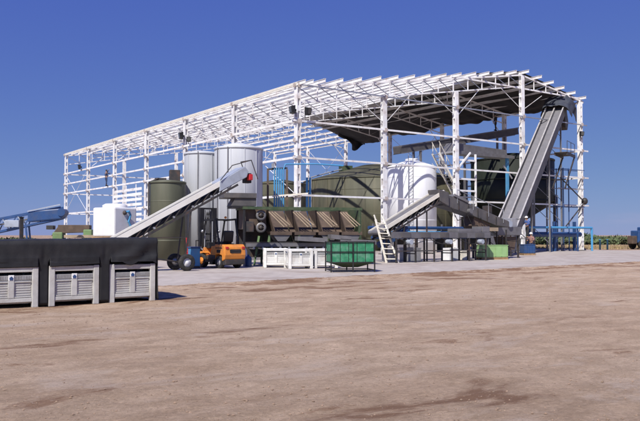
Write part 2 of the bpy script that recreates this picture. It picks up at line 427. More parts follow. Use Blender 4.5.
# ================================================================== THE STEEL SHED
BV = 9.95; UC = [0, 8.48, 16.76, 25.65, 34.63]; UR = 25.65
def roof(u): return 13.17+.1595*u if u <= UR else 17.26-.169*(u-UR)
shed = thing('steel_shed', 'tall unfinished shed of white steel columns, trusses and purlins around the tanks', 'building', ORG, TH)
def column(u, v, h, along='v'):
    b = MB(); w = .21
    if along == 'v':
        b.box(u-.17,u-.11,v-w,v+w,0,h); b.box(u+.11,u+.17,v-w,v+w,0,h)
        k = .5
        while k < h-.3: b.box(u-.108,u+.108,v-w+.02,v-w+.05,k,k+.42); b.box(u-.108,u+.108,v+w-.05,v+w-.02,k,k+.42); k += .95
    else:
        b.box(u-w,u+w,v-.17,v-.11,0,h); b.box(u-w,u+w,v+.11,v+.17,0,h)
        k = .5
        while k < h-.3: b.box(u-w+.02,u-w+.05,v-.108,v+.108,k,k+.42); b.box(u+w-.05,u+w-.02,v-.108,v+.108,k,k+.42); k += .95
    o = b.build('column', 'steel_white', shed)
    MB().box(u-.34,u+.34,v-.34,v+.34,.03,.09).build('base_plate', 'dark', o)
    return o
for k in range(7):
    column(0, k*BV, roof(0)-.32); column(UC[4], k*BV, roof(UC[4])-.32)
for u in UC[1:4]:
    column(u, 0, roof(u)-(1.55 if u < 25 else .4), 'u'); column(u, 6*BV, roof(u)-1.55, 'u')
NL, NR = 14, 5
ul = [UR*i/NL for i in range(NL+1)]; ur = [UR+(UC[4]-UR)*i/NR for i in range(NR+1)]
DEP = 1.2
def truss(v, front=False):
    b = MB()
    c1 = lambda u: roof(u)-.36
    b.beam((0,v,c1(0)), (UR,v,c1(UR)), .13, .13); b.beam((UR,v,c1(UR)), (UC[4],v,c1(UC[4])), .13, .13)
    bot = lambda u: c1(u)-DEP*(1 if u < UR-2 else .92)
    if front:
        b.beam((.2,v,bot(0)), (UR-.1,v,bot(UR)), .10, .10)
        zt = 15.62
        b.beam((16.2,v-.02,zt+.02), (UC[4]+.25,v-.02,zt-.02), .13, .13)
    else:
        b.beam((.2,v,bot(0)), (UR-.1,v,bot(UR)), .10, .10); b.beam((UR,v,bot(UR)), (UC[4]-.2,v,bot(UC[4])), .10, .10)
    t = b.build('roof_truss', 'steel_white', shed)
    def lower(u):
        if front and u > UR: return 15.62
        return bot(u)
    for i, u in enumerate(ul[1:]):
        member('web_member', (u,v,c1(u)), (u,v,lower(u)), .075, .075, 'steel_white', t)
    for a, c in zip(ul, ul[1:]):
        member('web_member', (a,v,c1(a)), (c,v,lower(c)), .055, .055, 'galv', t)  # diagonals use a darker metal: their shadowed lower faces, put into the colour
    for u in ur[1:]:
        if c1(u)-lower(u) > .15: member('web_member', (u,v,c1(u)), (u,v,lower(u)), .07, .07, 'steel_white', t)
    for a, c in zip(ur, ur[1:]):
        member('web_member', (c,v,c1(c)), (a,v,lower(a)), .055, .055, 'galv', t)  # same darker metal, standing in for shade on the diagonals
for k in range(7): truss(k*BV, k == 0)
def purlin(u, h=.27, v0=-.85, v1=6*BV+.6, z=None, w=.13):
    z = roof(u) if z is None else z
    b = MB(); t = .022
    b.box(u-t/2,u+t/2,v0,v1,z-h+.03,z); b.box(u-w/2,u+w/2,v0,v1,z+.001,z+.02); b.box(u-w/2,u+w/2,v0,v1,z-h+.01,z-h+.029)
    b.build('purlin', 'steel_white', shed)
rp = random.Random(2)
for u in ul[:-1]: purlin(u, v0=-.85-.25*rp.random())
purlin(.85, v0=-.9)
for u in ur: purlin(u, v0=-.7-.25*rp.random())
# eave beams, side girts
def bar(p, q, w, h, name='girt', m='steel_white', parent=shed):
    return MB().beam(p, q, w, h).build(name, m, parent)
for zz in (10.22, 8.75, 7.43, 4.59):
    bar((-.22,-.3,zz), (-.22,6*BV+.3,zz), .11, .17)
for zz in (10.2, 7.43, 4.59):
    bar((UC[4]+.22,-.3,zz), (UC[4]+.22,6*BV+.3,zz), .11, .15)
    bar((-.5,-.25,zz), (UC[4]+.95,-.25,zz), .10, .14)
    bar((-.3,6*BV+.25,zz), (UC[4]+.3,6*BV+.25,zz), .10, .14)
bar((-.1,-.26,12.95), (UC[4]+.8,-.26,12.85), .08, .10, 'tie_beam', 'galv')
bar((-.24,-.3,13.0), (-.24,6*BV+.4,13.0), .08, .16, 'eave_beam', 'cream')
bar((UC[4]+.2,-.3,15.2), (UC[4]+.2,6*BV+.4,15.2), .08, .2, 'eave_beam')
# side lattice below the eave: bracing rods in end bays
for v0 in (0, 5*BV):
    for a, c in (((0,v0,4.6),(0,v0+BV,10.2)),((0,v0+BV,4.6),(0,v0,10.2))):
        MB().tube((-.1,a[1],a[2]), (-.1,c[1],c[2]), .025, 6).build('brace_rod', 'steel_white', shed)
for v0 in (2*BV, 4*BV):
    for a, c in (((v0, 8.0),(v0+BV,14.9)), ((v0+BV, 8.0),(v0,14.9))):
        MB().tube((UC[4]+.1,a[0],a[1]), (UC[4]+.1,c[0],c[1]), .025, 6).build('brace_rod', 'steel_white', shed)
# knee braces at the gable columns
for u in UC[1:4]:
    for s in (-1, 1):
        MB().beam((u+s*.25,-.05,roof(u)-3.6), (u+s*2.9,-.05,roof(u+s*2.9)-1.55), .04, .04).build('knee_brace', 'steel_white', shed)
for k in range(1, 6):
    MB().beam((.2,k*BV,10.4), (2.2,k*BV,roof(2.2)-1.5), .07, .07).build('knee_brace', 'steel_white', shed)
    MB().beam((UC[4]-.2,k*BV,12.6), (UC[4]-2.2,k*BV,roof(UC[4]-2.2)-1.45), .07, .07).build('knee_brace', 'steel_white', shed)
# roof plane sag rods
for k in range(6):
    for f in (.33, .67):
        v = (k+f)*BV
        MB().beam((.2,v,roof(.2)-.2), (UR,v,roof(UR)-.2), .04, .04).build('sag_rod', 'galv', shed)
for k in range(7):
    for zz in (10.22, 8.75, 7.43, 4.59, 12.9):
        MB().box(-.30,-.278,k*BV-.17,k*BV+.17,zz-.16,zz+.16).build('gusset', 'rusty', shed)
for u in UC:
    for zz in (10.2, 7.43, 4.59, 12.9):
        MB().box(u-.16,u+.16,-.326,-.304,zz-.15,zz+.15).build('gusset', 'rusty', shed)
# white boards closing part of the long wall
for i in range(8):
    z = 2.6+i*.56
    MB().box(-.36,-.30,3.05*BV,3.93*BV,z,z+.30).build('wall_board', 'steel_white', shed)
for v in (3.2, 3.5, 3.8): MB().box(-.42,-.365,v*BV-.06,v*BV+.06,2.4,7.2).build('wall_batten', 'steel_white', shed)
# inner tower of the gable column (rungs)
b = MB().beam((19.35,.1,0),(19.35,.1,8.9),.14,.14); b.build('tower_post', 'steel_white', shed)
for z in (3.3, 4.5, 5.55, 6.6, 8.3): MB().beam((16.95,.1,z),(19.28,.1,z),.1,.16).build('tower_rung', 'steel_white', shed)
MB().beam((17.0,.0,7.5),(18.6,.0,9.0),.1,.14).build('knee_brace', 'steel_white', shed)

# dark cloth over the far roof slope
def roof_cloth():
    vs = []; fs = []; nu, nv = 60, 150
    for j in range(nv+1):
        v = .25+37.75*j/nv
        # ragged edge near the ridge
        ustart = 19.6+min(3.6, max(0, v)*.42) + .5*noise.noise(Vec((v*.5,0,0)))
        if v > 15: ustart -= (v-15)*.16
        uend = UC[4]+.35+.25*noise.noise(Vec((v*.35,4,0)))
        for i in range(nu+1):
            t = i/nu; u = ustart+(uend-ustart)*t
            z = roof(min(u, UC[4]))+.035
            ph = (u-UR)/((UC[4]-UR)/NR); fr = ph-math.floor(ph)
            z -= .0 if u < UR else .10*math.sin(math.pi*fr)*(.5+.5*noise.noise(Vec((v*.25,u*.1,7))))*min(1, max(0, v)/4)
            z += .05*(1+noise.noise(Vec((u*.8, v*.35, 2))))
            bay = abs(math.sin(math.pi*v/BV))                    # tied up at each truss, slack between
            lo = max(0, min(1, (t-.55)/.4)); lo = lo*lo*(3-2*lo)
            slack = .28+.65*(.5+.5*noise.noise(Vec((v*.17, 2.0, 9))))+.02*max(0, v-20)
            if v < 6: slack *= .35+.1*v
            z -= lo*slack*(.25+.85*bay) + lo*.12*noise.noise(Vec((u*1.2, v*.8, 3)))
            if t > .94: z -= (t-.94)/.06*(.15+.5*abs(noise.noise(Vec((v*.45,3,1)))))
            vs.append((u, v, z))
    for j in range(nv):
        for i in range(nu): a = j*(nu+1)+i; fs.append((a, a+1, a+nu+2, a+nu+1))
    b = MB(); b.add(vs, fs, True); o = b.build('roof_cloth', 'roofcloth', shed)
    sm = o.modifiers.new('thickness', 'SOLIDIFY'); sm.thickness = .02
    # torn corner hanging down at the far end
    b = MB(); vs = []; fs = []
    for j in range(25):
        for i in range(19):
            q = i/18; d = j/24
            u = 31.0+4.6*q; v = 36.6+.45*math.sin(9*q+2*d)*d+.25*noise.noise(Vec((q*4, d*3, 1)))*d
            ln = .8+1.35*math.exp(-((q-.60)/.34)**2)+.25*noise.noise(Vec((q*6,0,5)))
            vs.append((u-(q-.62)*.6*d*d+.12*math.sin(d*7+q*5)*d, v, roof(min(u,34.6))-.05-d*ln))
    for j in range(24):
        for i in range(18): a = j*19+i; fs.append((a, a+1, a+20, a+19))
    b.add(vs, fs, True); o2 = b.build('torn_flap', 'roofcloth', o)
    sm = o2.modifiers.new('thickness', 'SOLIDIFY'); sm.thickness = .02
roof_cloth()

# flood lights on the columns
def flood(loc, face, label, s=1.):
    s *= .8
    t = thing('flood_light', label, 'flood light', loc, face, 'flood lights on the shed columns')
    MB().prism([(-.05*s,-.30*s),(.22*s,-.24*s),(.30*s,.26*s),(-.05*s,.34*s)], -.26*s, .26*s).build('housing', 'black', t, bevel=.02)
    MB().add([(.235*s,-.2*s,-.2*s),(.235*s,.2*s,-.2*s),(.305*s,.2*s,.22*s),(.305*s,-.2*s,.22*s)], [(0,1,2,3)]).build('glass', 'glass', t)
    MB().box(-.22*s,-.05*s,-.05,.05,-.08,.08).beam((-.2*s,0,0),(-.2*s,0,-.5*s),.05,.05).build('bracket', 'dark', t)
    return t
P = Wp(-.55, -.3, 10.95); flood(P, TH+math.pi*.95, 'black floodlight on the left side of the front corner column', 1.25)
P = Wp(.5, -.55, 10.9); flood(P, TH-math.pi*.4, 'black floodlight on the right side of the front corner column', 1.2)
P = Wp(-.5, 2*BV-.3, 11.2); flood(P, TH+math.pi*.95, 'black floodlight on a long wall column above the paler silo', 1.4)
P = Wp(-.5, 2*BV-1.8, 10.7); flood(P, TH-math.pi*.6, 'black floodlight tilted down beside the one above the paler silo', 1.0)
P = Wp(-.5, 5*BV+1.9, 10.6); flood(P, TH+math.pi*.95, 'black floodlight on the far left end of the shed', 1.3)
P = Wp(UC[4]-.35, -.4, 11.9); flood(P, TH-math.pi*.6, 'black floodlight on the rightmost gable column', 1.0)

# ================================================================== TANKS AND SILOS
def tank(name, label, cat, X, Y, r, h, apex, m, rim=True, ribs=0, seams=0, hatch=None, group=None, z0=.03, bands=0):
    t = thing(name, label, cat, (X, Y, 0), .3, group)
    MB().lathe([(0,z0),(r,z0),(r,h),(r*.985,h+.06),(r*.3,apex-.02),(0,apex)], 64).build('shell', m, t)
    for i in range(ribs):
        z = z0+(h-z0)*(i+.5)/ribs
        MB().lathe([(r+.002,z-.04),(r+.012,z-.02),(r+.012,z+.02),(r+.002,z+.04)], 64).build('hoop', m, t)
    if rim: MB().lathe([(r+.003,h-.10),(r+.05,h-.09),(r+.05,h+.02),(r-.02,h+.05)], 64).build('rim', m, t)
    for i in range(seams):
        a = 2*math.pi*i/seams+.2; x, y = math.cos(a)*(r+.0), math.sin(a)*(r+.0)
        MB().beam((x,y,z0),(x,y,h-.12),.05,.05,up=(math.cos(a),math.sin(a),0)).build('seam', m, t)
    return t
sA = tank('silo', 'paler narrow grey silo between green tank and wider silo', 'silo', -7.76, 48.6, 1.18, 6.95, 7.15, 'silo', seams=9, group='grey silos beside the long wall')
sB = tank('silo', 'wide light grey silo behind the forklift', 'silo', -5.22, 47.2, 1.52, 7.12, 7.4, 'silo', seams=11, group='grey silos beside the long wall')
for t, r, hh, aa in ((sA, 1.18, 6.9, -1.95), (sB, 1.52, 7.0, -2.2), (sB, 1.52, 7.0, -2.75)):
    x, y = math.cos(aa)*(r+.07), math.sin(aa)*(r+.07)
    MB().tube((x,y,.05),(x,y,hh+.1),.028,8).build('standpipe', 'grey', t)
MB().lathe([(1.0,7.2),(1.0,7.32),(.25,7.5),(0,7.5)], 24).build('roof_cap', 'silo', sB)
gt = tank('green_tank', 'olive green fibreglass tank left of the grey silos', 'tank', -9.72, 47.0, 1.12, 4.95, 5.12, 'olive', ribs=2)
MB().box(.1,.75,-.35,.3,5.05,5.75).build('top_box', 'dark', gt, bevel=.03); MB().box(-.8,-.1,-.2,.3,5.0,5.22).build('hatch', 'dark', gt)
MB().pipe([(-1.2,-.3,.1),(-1.2,-.3,4.9),(-.6,-.2,5.2)], .05).build('fill_pipe', 'dark', gt)

g1 = tank('green_tank', 'brownish green tank behind the blue pipes inside the shed', 'tank', -3.75, 69.0, 2.45, 6.35, 6.75, 'olive2', ribs=3)
g2 = tank('green_tank', 'huge flat cone topped brown green tank behind the sorting machine and white tank', 'tank', 7.2, 82.0, 9.05, 7.45, 9.3, 'olive2', ribs=3)
MB().box(-5.4,-4.2,-1.2,0,8.5,9.1).build('hatch', 'gpaint', g2, bevel=.03)
MB().pipe([(-9.0,-1.6,.1),(-9.0,-1.6,7.7),(-8.0,-1.5,8.0),(-5.0,-1.0,8.8)], .07).build('fill_pipe', 'galv', g2)
for i in range(26):
    a = 2*math.pi*i/26; x, y = 9.05*math.cos(a), 9.05*math.sin(a)
    MB().beam((x,y,.03),(x,y,7.3),.05,.05,up=(math.cos(a),math.sin(a),0)).build('seam', 'olive2', g2)
wt = tank('white_tank', 'tall white tank crossed by shadows behind the gable columns', 'tank', 8.36, 67.0, 2.22, 7.75, 8.35, 'tank_white', ribs=4)
MB().box(-.45,.45,-.45,.45,8.25,8.55).build('hatch', 'white', wt, bevel=.03)
lad = MB()
for s in (-.22, .22): lad.beam((-1.05+s,-2.1,.1),(-1.05+s,-2.1,8.7),.05,.05)
for i in range(27): lad.beam((-1.27,-2.1,.4+i*.3),(-.83,-2.1,.4+i*.3),.03,.03)
lad.build('ladder', 'galv', wt)
dk = thing('hopper_tank', 'large dark tank with cone bottom on grey legs behind the tall conveyor', 'tank', (19.9, 76.2, 0), .3)
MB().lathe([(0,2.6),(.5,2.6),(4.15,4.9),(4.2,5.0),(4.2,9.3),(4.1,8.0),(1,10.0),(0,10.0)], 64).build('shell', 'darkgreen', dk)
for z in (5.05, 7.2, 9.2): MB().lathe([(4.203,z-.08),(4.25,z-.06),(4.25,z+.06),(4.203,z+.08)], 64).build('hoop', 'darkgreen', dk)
for i in range(5):
    a = 2*math.pi*i/5-.75; x, y = 4.28*math.cos(a), 4.28*math.sin(a)
    MB().box(x-.17,x+.17,y-.17,y+.17,0,5.6).build('leg', 'grey', dk)
MB().tube((0,0,2.6),(0,0,1.3),.4,16).build('outlet', 'grey', dk)

# ================================================================== BINS AND BLACK CLOTH
BW, BD, BH = 1.16, 1.02, .93
def make_bin(loc, rz, label, group):
    t = thing('fruit_bin', label, 'bin', loc, rz, group)
    pw = .135; hw, hd = BW/2, BD/2
    for sx in (-1, 1):
        for sy in (-1, 1):
            b = MB(); x0, x1 = sorted((sx*hw, sx*(hw-pw))); y0, y1 = sorted((sy*hd, sy*(hd-pw)))
            b.box(x0,x1,y0,y1,0,BH)
            b.build('corner_post', 'bin', t, bevel=.015)
    ins = .03
    for ax in range(4):
        L_ = (hw if ax % 2 == 0 else hd)-pw; D_ = (hd if ax % 2 == 0 else hw)
        R_ = Matrix.Rotation(ax*math.pi/2, 4, 'Z')
        def put(b, name, m, parent=t, bevel=0):
            b.v = [tuple(R_ @ Vec(v)) for v in b.v]; return b.build(name, m, parent, bevel=bevel)
        put(MB().box(-L_-.002,L_+.002,-D_+.01,-D_+.09,BH-.13,BH-.012), 'top_rail', 'bin', bevel=.012)
        put(MB().box(-L_-.002,L_+.002,-D_+.02,-D_+.09,.13,.22), 'bottom_rail', 'bin', bevel=.01)
        w = put(MB().box(-L_-.002,L_+.002,-D_+.06,-D_+.085,.223,BH-.30), 'side_panel', 'bin')
        # open slot under the rail, then a finely ribbed band
        vb = MB().box(-L_-.002,L_+.002,-D_+.045,-D_+.07,BH-.30,BH-.20)
        n = 26
        for i in range(n+1):
            x = -L_+2*L_*i/n; vb.box(x-.009,x+.009,-D_+.034,-D_+.0445,BH-.295,BH-.205)
        put(vb, 'vent_band', 'bin_mid', bevel=0)
        lv = MB()
        for half in (-1, 1):
            xa, xb = sorted((half*.07, half*(L_-.03)))
            lv.box(xa,xb,-D_+.025,-D_+.0595,.235,.26); lv.box(xa,xb,-D_+.025,-D_+.0595,BH-.355,BH-.33)
            for i in range(5): 
                z = .285+i*.056; lv.box(xa,xb,-D_+.048,-D_+.0595,z,z+.030)
        put(lv, 'louvre', 'bin')
        rb = put(MB().box(-.065,.065,-D_+.015,-D_+.06,.225,BH-.321), 'centre_rib', 'bin', bevel=.008)
        if ax == 0:
            lb = put(MB().box(-.06,.06,-D_+.012,-D_+.034,BH-.316,BH-.19), 'label_plate', 'white', bevel=.006)
            put(MB().prism([(-.035,BH-.30),(.035,BH-.30),(.042,BH-.25),(0,BH-.215),(-.042,BH-.25)], -D_+.006, -D_+.0115), 'emblem', 'blue', lb)
    MB().box(-hw+.09,hw-.09,-hd+.09,hd-.09,.13,.17).build('floor', 'bin', t)
    for y in (-.3, .0, .3): MB().box(-hw+.1,hw-.1,y-.05,y+.05,.09,.13).build('skid', 'bin', t)
    return t
gA = 'grey fruit bins in front of the black cloth'
bin0 = make_bin(Wp(-23.80, -28.95+BD/2, -.035), TH-.02, 'grey slotted fruit bin at the right end of the black cloth, cloth scalloped on top', gA)
dup(bin0, Wp(-25.23, -28.98+BD/2, -.035), TH+.01, 'middle grey slotted fruit bin of the three before the black cloth')
dup(bin0, Wp(-26.62, -29.0+BD/2, -.035), TH, 'leftmost grey slotted fruit bin, cut off by the picture edge')
gB = 'white fruit bins before the sorting machine'
for (x, y, r, lab) in ((-2.18, 36.0, .12, 'white fruit bin at the left end of the row before the sorting machine'),
                       (-1.02, 34.75, .28, 'middle white fruit bin in the row before the sorting machine'),
                       (.15, 35.3, .30, 'white fruit bin of the row right beside the green cage')):
    c = dup(bin0, (x, y, .03), r, lab); c['group'] = gB
    for ch in c.children:
        if ch.data.materials and ch.data.name.split('.')[0] in ('corner_post','top_rail','bottom_rail','side_panel','louvre','centre_rib'):
            ch.material_slots[0].link = 'OBJECT'; ch.material_slots[0].material = M['binwhite']

def black_cloth():
    # sheet thrown over a long low stack, hanging to the ground in the gaps between the bins
    bins = [(-23.80, 0), (-25.23, 1), (-26.62, 2)]
    vs = []; fs = []
    us = [-30.5+i*.025 for i in range(int((30.5-23.2)/.025)+1)]
    NP = 60; kinds = []
    for u in us:
        inb = None
        for c, k in bins:
            if abs(u-c) < BW/2+.005: inb = (c, k)
        n1 = noise.noise(Vec((u*1.3, 0, 0))); n2 = noise.noise(Vec((u*4, 2, 0)))
        ztop = 1.50+.013*(u+25)+.02*noise.noise(Vec((u*.9, 5, 0)))
        vf = -29.0
        prof = [(-26.8, .0), (-26.85, 1.42+.05*n1), (-27.6, ztop+.012), (vf+.05, ztop), (vf+.012, ztop-.008), (vf, ztop-.04)]
        if inb:
            c, k = inb; d = (u-c)/BW
            if k == 2: hem = BH-.06+.02*n1
            elif k == 1: hem = BH-.035+.05*d
            else: hem = BH+.02-max(0, .085*math.sin((d+.25)*9.5))
            prof += [(vf-.004, BH+.16), (-29.010, BH+.02), (-29.016, hem)]
        else:
            prof += [(vf+.008, 1.05), (vf+.035+.01*n2, .8), (vf+.05+.01*n1, .0)]
        # resample: upper band (shared by all), then the hem or the strip hanging into a gap
        prof.insert(6, (vf, BH+.17))
        def sample(pf, n):
            seg = [0]; out = []
            for a, b in zip(pf, pf[1:]): seg.append(seg[-1]+math.hypot(a[0]-b[0], a[1]-b[1]))
            for j in range(n+1):
                d = seg[-1]*j/n; i = 0
                while i < len(seg)-2 and seg[i+1] < d: i += 1
                f = (d-seg[i])/max(1e-6, seg[i+1]-seg[i]); a, b = pf[i], pf[i+1]
                out.append((a[0]+(b[0]-a[0])*f, a[1]+(b[1]-a[1])*f))
            return out
        for vv, zz in sample(prof[:7], 44)+sample(prof[6:], 15)[1:]+[prof[-1]]:
            wr = .007*noise.noise(Vec((u*4.0+zz*2.5, zz*1.6, 4)))+.018*noise.noise(Vec((u*1.6-zz*1.3, zz*.8, 8)))+.0015*math.sin(u*31+4*noise.noise(Vec((u, zz*2, 2))))*max(0, min(1, (1.47-zz)/.2))
            if u > -24.5 and zz > .96: wr += .05*math.sin((u*.9-zz*1.3)*8+2*noise.noise(Vec((u*2,zz*2,0))))*max(0, min(1, (u+24.5)/.9))*max(0,min(1,(1.46-zz)/.3))*max(0,min(1,(zz-.96)/.2))
            for c, k in ((-24.515, 0), (-25.925, 0)): wr += .022*math.exp(-((u-c)/.05)**2)*max(0, min(1, (1.45-zz)/.3))
            vs.append((u, vv+wr*(.9 if ztop-.03 > zz > .98 else .1), zz+.3*wr*(1 if vv > -28 else 0)))
        kinds.append(inb)
    for i in range(len(us)-1):
        for j in range(NP):
            if j >= 46 and kinds[i] != kinds[i+1]: continue
            a = i*(NP+1)+j; fs.append((a, a+1, a+NP+2, a+NP+1))
    # right end of the stack: cloth falls to the ground
    b = MB(); b.add(vs, fs, True)
    base = (len(us)-1)*(NP+1); ev = []; ef = []
    NQ = 24
    for j in range(NP+1):
        p = vs[base+j]
        for q in range(NQ+1):
            t = q/NQ; ev.append((p[0]+.05*t+.03*t*math.sin(p[1]*9+t*3), p[1], p[2]*(1-t)))
    for j in range(NP):
        for q in range(NQ): a = j*(NQ+1)+q; ef.append((a, a+1, a+NQ+2, a+NQ+1))
    b.add(ev, ef, True)
    o = b.build('black_cloth', 'cloth', None, ORG, rz=TH)
    sm = o.modifiers.new('thickness', 'SOLIDIFY'); sm.thickness = .006; sm.offset = 1
    return tag(o, 'black shade cloth draped over a long stack behind the grey bins', 'cloth')
black_cloth()
# the stacked bins under the cloth are never seen; a post stands behind it
pp = Wp(-25.5, -25.0)
tag(MB().box(-.045,.045,-.045,.045,0,2.08).box(-.06,.06,-.06,.06,2.081,2.10).build('timber_post', 'dark', None, (pp.x, pp.y, 0), rz=TH), 'dark post standing up behind the black cloth near the left edge', 'post')

# ================================================================== LEFT BACKGROUND: blue conveyor, green machine, white cube tank
t = thing('truss_conveyor', 'blue lattice conveyor rising behind the black cloth at the left edge', 'conveyor', (-19.6, 37.0, 0), math.atan2(1.1, 6.4))
def zc(x): return 1.0+x*.225
for s in (0, .75):
    MB().beam((0,s,zc(0)+.75),(6.3,s,zc(6.3)+.62),.08,.10).build('top_chord', 'blue', t); MB().beam((0,s,zc(0)),(6.3,s,zc(6.3)+.05),.08,.10).build('bottom_chord', 'blue', t)
    for i in range(8):
        x = .2+i*.72
        member('lattice_bar', (x,s,zc(x)), (x+.36,s,zc(x+.36)+.70), .05,.05,'blue',t); member('lattice_bar', (x+.36,s,zc(x+.36)+.7), (x+.72,s,zc(x+.72)), .05,.05,'slate',t)
MB().beam((.0,.375,zc(0)+.45),(6.2,.375,zc(6.2)+.35),.6,.04).build('belt', 'belt', t)
hd_ = MB()
prof = [(4.7,zc(4.7)+.2),(4.7,zc(4.7)+.72),(5.2,zc(5.2)+.70),(6.3,zc(6.3)+.55),(6.5,zc(6.5)+.36),(6.5,zc(6.5)+.15),(6.35,zc(6.35)-.0)]
hd_.prism(prof, -.12, .87).build('end_hood', 'blue', t, bevel=.06)
MB().tube((6.35,-.2,zc(6.35)+.34),(6.35,.95,zc(6.35)+.34),.20,16).build('head_drum', 'blue', t)
MB().beam((4.7,-.15,zc(4.7)+.75),(6.3,-.15,zc(6.3)+.75),.04,.06).build('edge_strip', 'slate', t)
for x in (1.2, 4.6):
    for s in (0, .75): MB().beam((x,s,zc(x)),(x+.2,s,0),.08,.08).build('leg', 'blue', t)
MB().box(3.6,4.3,-.2,.1,zc(4)+.1,zc(4)+.45).build('motor_box', 'slate', t, bevel=.02)

t = thing('farm_machine', 'faded green and rust brown machine standing behind the black cloth', 'machine', (-14.6, 40.0, 0), .2)
MB().prism([(.0,1.55),(.35,2.05),(.35,2.15),(2.0,2.15),(2.0,1.75),(.6,1.7)], .1, 1.3).build('hopper', 'brown', t, bevel=.02)
MB().box(.1,.62,-.1,1.2,.5,1.75).build('front_box', 'sage', t, bevel=.05)
MB().box(1.7,2.15,-.1,1.2,.9,1.9).build('rear_box', 'sage', t, bevel=.05)
MB().box(.62,1.7,0,1.2,.7,1.4).build('body', 'brown', t); MB().box(.7,2.3,-.12,-.01,1.45,1.6).build('rail', 'tan', t)
MB().box(-.25,.1,.1,1.0,1.9,2.12).build('tray', 'dark', t)
for x in (.4, 1.9):
    for s in (-.1, 1.2): MB().lathe([(0,-.1),(.35,-.1),(.38,0),(.35,.1),(0,.1)], 20, axis='y').build('wheel', 'rubber', t, (x, s, .41))

t = thing('cube_tank', 'white cube tank with lid and teal hose beyond the black cloth', 'tank', (-9.35, 33.6, 0), math.radians(57))
s_ = MB()
for x in (-.5, .5):
    for y in (-.5, .5): s_.box(x-.05,x+.05,y-.05,y+.05,0,1.46)
s_.build('stand', 'dark', t); MB().box(-.68,.68,-.74,.74,1.461,1.53).build('pallet', 'wood', t)
MB().box(-.66,.66,-.72,.72,1.531,2.84).build('tank_body', 'white', t, bevel=.07)
MB().lathe([(.55,2.841),(.55,2.95),(.42,3.02),(0,3.04)], 28).build('lid', 'white', t)
MB().pipe([(-.1,-.78,2.62),(.05,-.86,2.66),(.18,-.82,2.5),(.12,-.78,2.2),(.22,-.80,2.0)], .05).build('hose', 'skyblue', t)
MB().ball((-.1,-.76,2.6), .1).build('valve', 'dark', t)

# ================================================================== PORTABLE CONVEYORS
def conveyor(name, label, u0, z0, u1, z1, v, cover_m, wd=.8, hood=None, tail=.0):
    t = thing(name, label, 'conveyor', Wp(u0, v), TH)
    L_ = u1-u0; sl = (z1-z0)/L_
    zf = lambda x: z0+sl*x
    for s in (-wd/2, wd/2):
        MB().beam((0,s,zf(0)),(L_,s,zf(L_)),.05,.22).build('side_cover', cover_m, t)
        MB().beam((.2,s,zf(.2)-.50),(L_-.3,s,zf(L_-.3)-.50),.06,.09).build('bottom_chord', 'dark', t)
        n = int(L_/.5)
        for i in range(n):
            x = .25+i*(L_-.6)/n; x2 = .25+(i+1)*(L_-.6)/n
            member('lattice_bar', (x,s,zf(x)-.5),(x2,s,zf(x2)-.13),.04,.04,'dark',t)
    MB().beam((0,0,zf(0)+.02),(L_,0,zf(L_)+.02),wd-.06,.03).build('belt', 'belt', t)
    MB().beam((.2,0,zf(.2)-.33),(L_-.3,0,zf(L_-.3)-.33),wd-.12,.12).build('return_belt', 'black', t)
    for x in (.0, L_): MB().tube((x,-wd/2+.03,zf(x)-.02),(x,wd/2-.03,zf(x)-.02),.12,14).build('roller', 'grey', t)
    n = int(L_/.9)
    for i in range(n):
        x = .4+i*.9; MB().tube((x,-wd/2-.03,zf(x)-.36),(x,wd/2+.03,zf(x)-.36),.05,8).build('idler', 'galv', t)
    return t, zf, L_
t, zf, L_ = conveyor('portable_conveyor', 'long wheeled conveyor with cream sides rising over the forklift to a slate hood', -20.3, 1.08, -13.75, 4.58, -16.0, 'paleside')
x0, x1 = L_-1.25, L_+.15
MB().prism([(x0,zf(x0)-.36),(x0,zf(x0)+.12),(x1-.1,zf(x1)+.12),(x1+.10,zf(x1)-.1),(x1,zf(x1)-.38)], -.45, .45).build('head_hood', 'slate', t, bevel=.03)
MB().box(x1+.15,x1+.34,-.42,-.16,zf(x1)-.50,zf(x1)-.22).build('motor', 'red', t, bevel=.03)
MB().box(x1+.10,x1+.42,-.155,.2,zf(x1)-.62,zf(x1)-.15).build('gear_box', 'black', t, bevel=.03)
MB().pipe([(x0,-.5,zf(x0)+.16),(x0+.6,-.5,zf(x0+.6)+.55),(x1+.2,-.5,zf(x1)+.42),(x1+.55,-.5,zf(x1)-.45)], .022, 6).build('guard_rail', 'dark', t)
MB().pipe([(x1+.2,-.5,zf(x1)+.42),(x1+.2,.5,zf(x1)+.42),(x1+.55,.5,zf(x1)-.45)], .022, 6).build('guard_rail', 'dark', t)
# axle and wheels
ax_ = 3.62
for s, rr in ((-.62, .37), (.62, .37)):
    w = MB().lathe([(.2,-.09),(.33,-.10),(rr,-.06),(rr,.06),(.33,.10),(.2,.09)], 28, axis='y').build('wheel', 'rubber', t, (ax_, s, .40))
    MB().lathe([(0,-.06),(.07,-.07),(.09,-.03),(.2,-.05),(.205,.05),(.09,.03),(0,.06)], 20, axis='y').build('rim', 'white' if s < 0 else 'galv', w)
MB().tube((ax_,-.62,.40),(ax_,.62,.40),.045,10).build('axle', 'dark', t)
for s in (-.4, .4):
    MB().beam((ax_,s,.4),(ax_+.3,s,zf(ax_+.3)-.5),.05,.05).build('leg', 'dark', t)
    MB().beam((ax_,s,.4),(.5,s,zf(.5)-.5),.05,.05).build('drawbar', 'dark', t)
    MB().beam((ax_+.15,s,1.5),(1.7,s,zf(1.7)-.52),.03,.03).build('stay', 'dark', t)
MB().beam((ax_+.14,-.4,1.5),(ax_+.14,.4,1.5),.04,.04).build('cross_tie', 'dark', t)

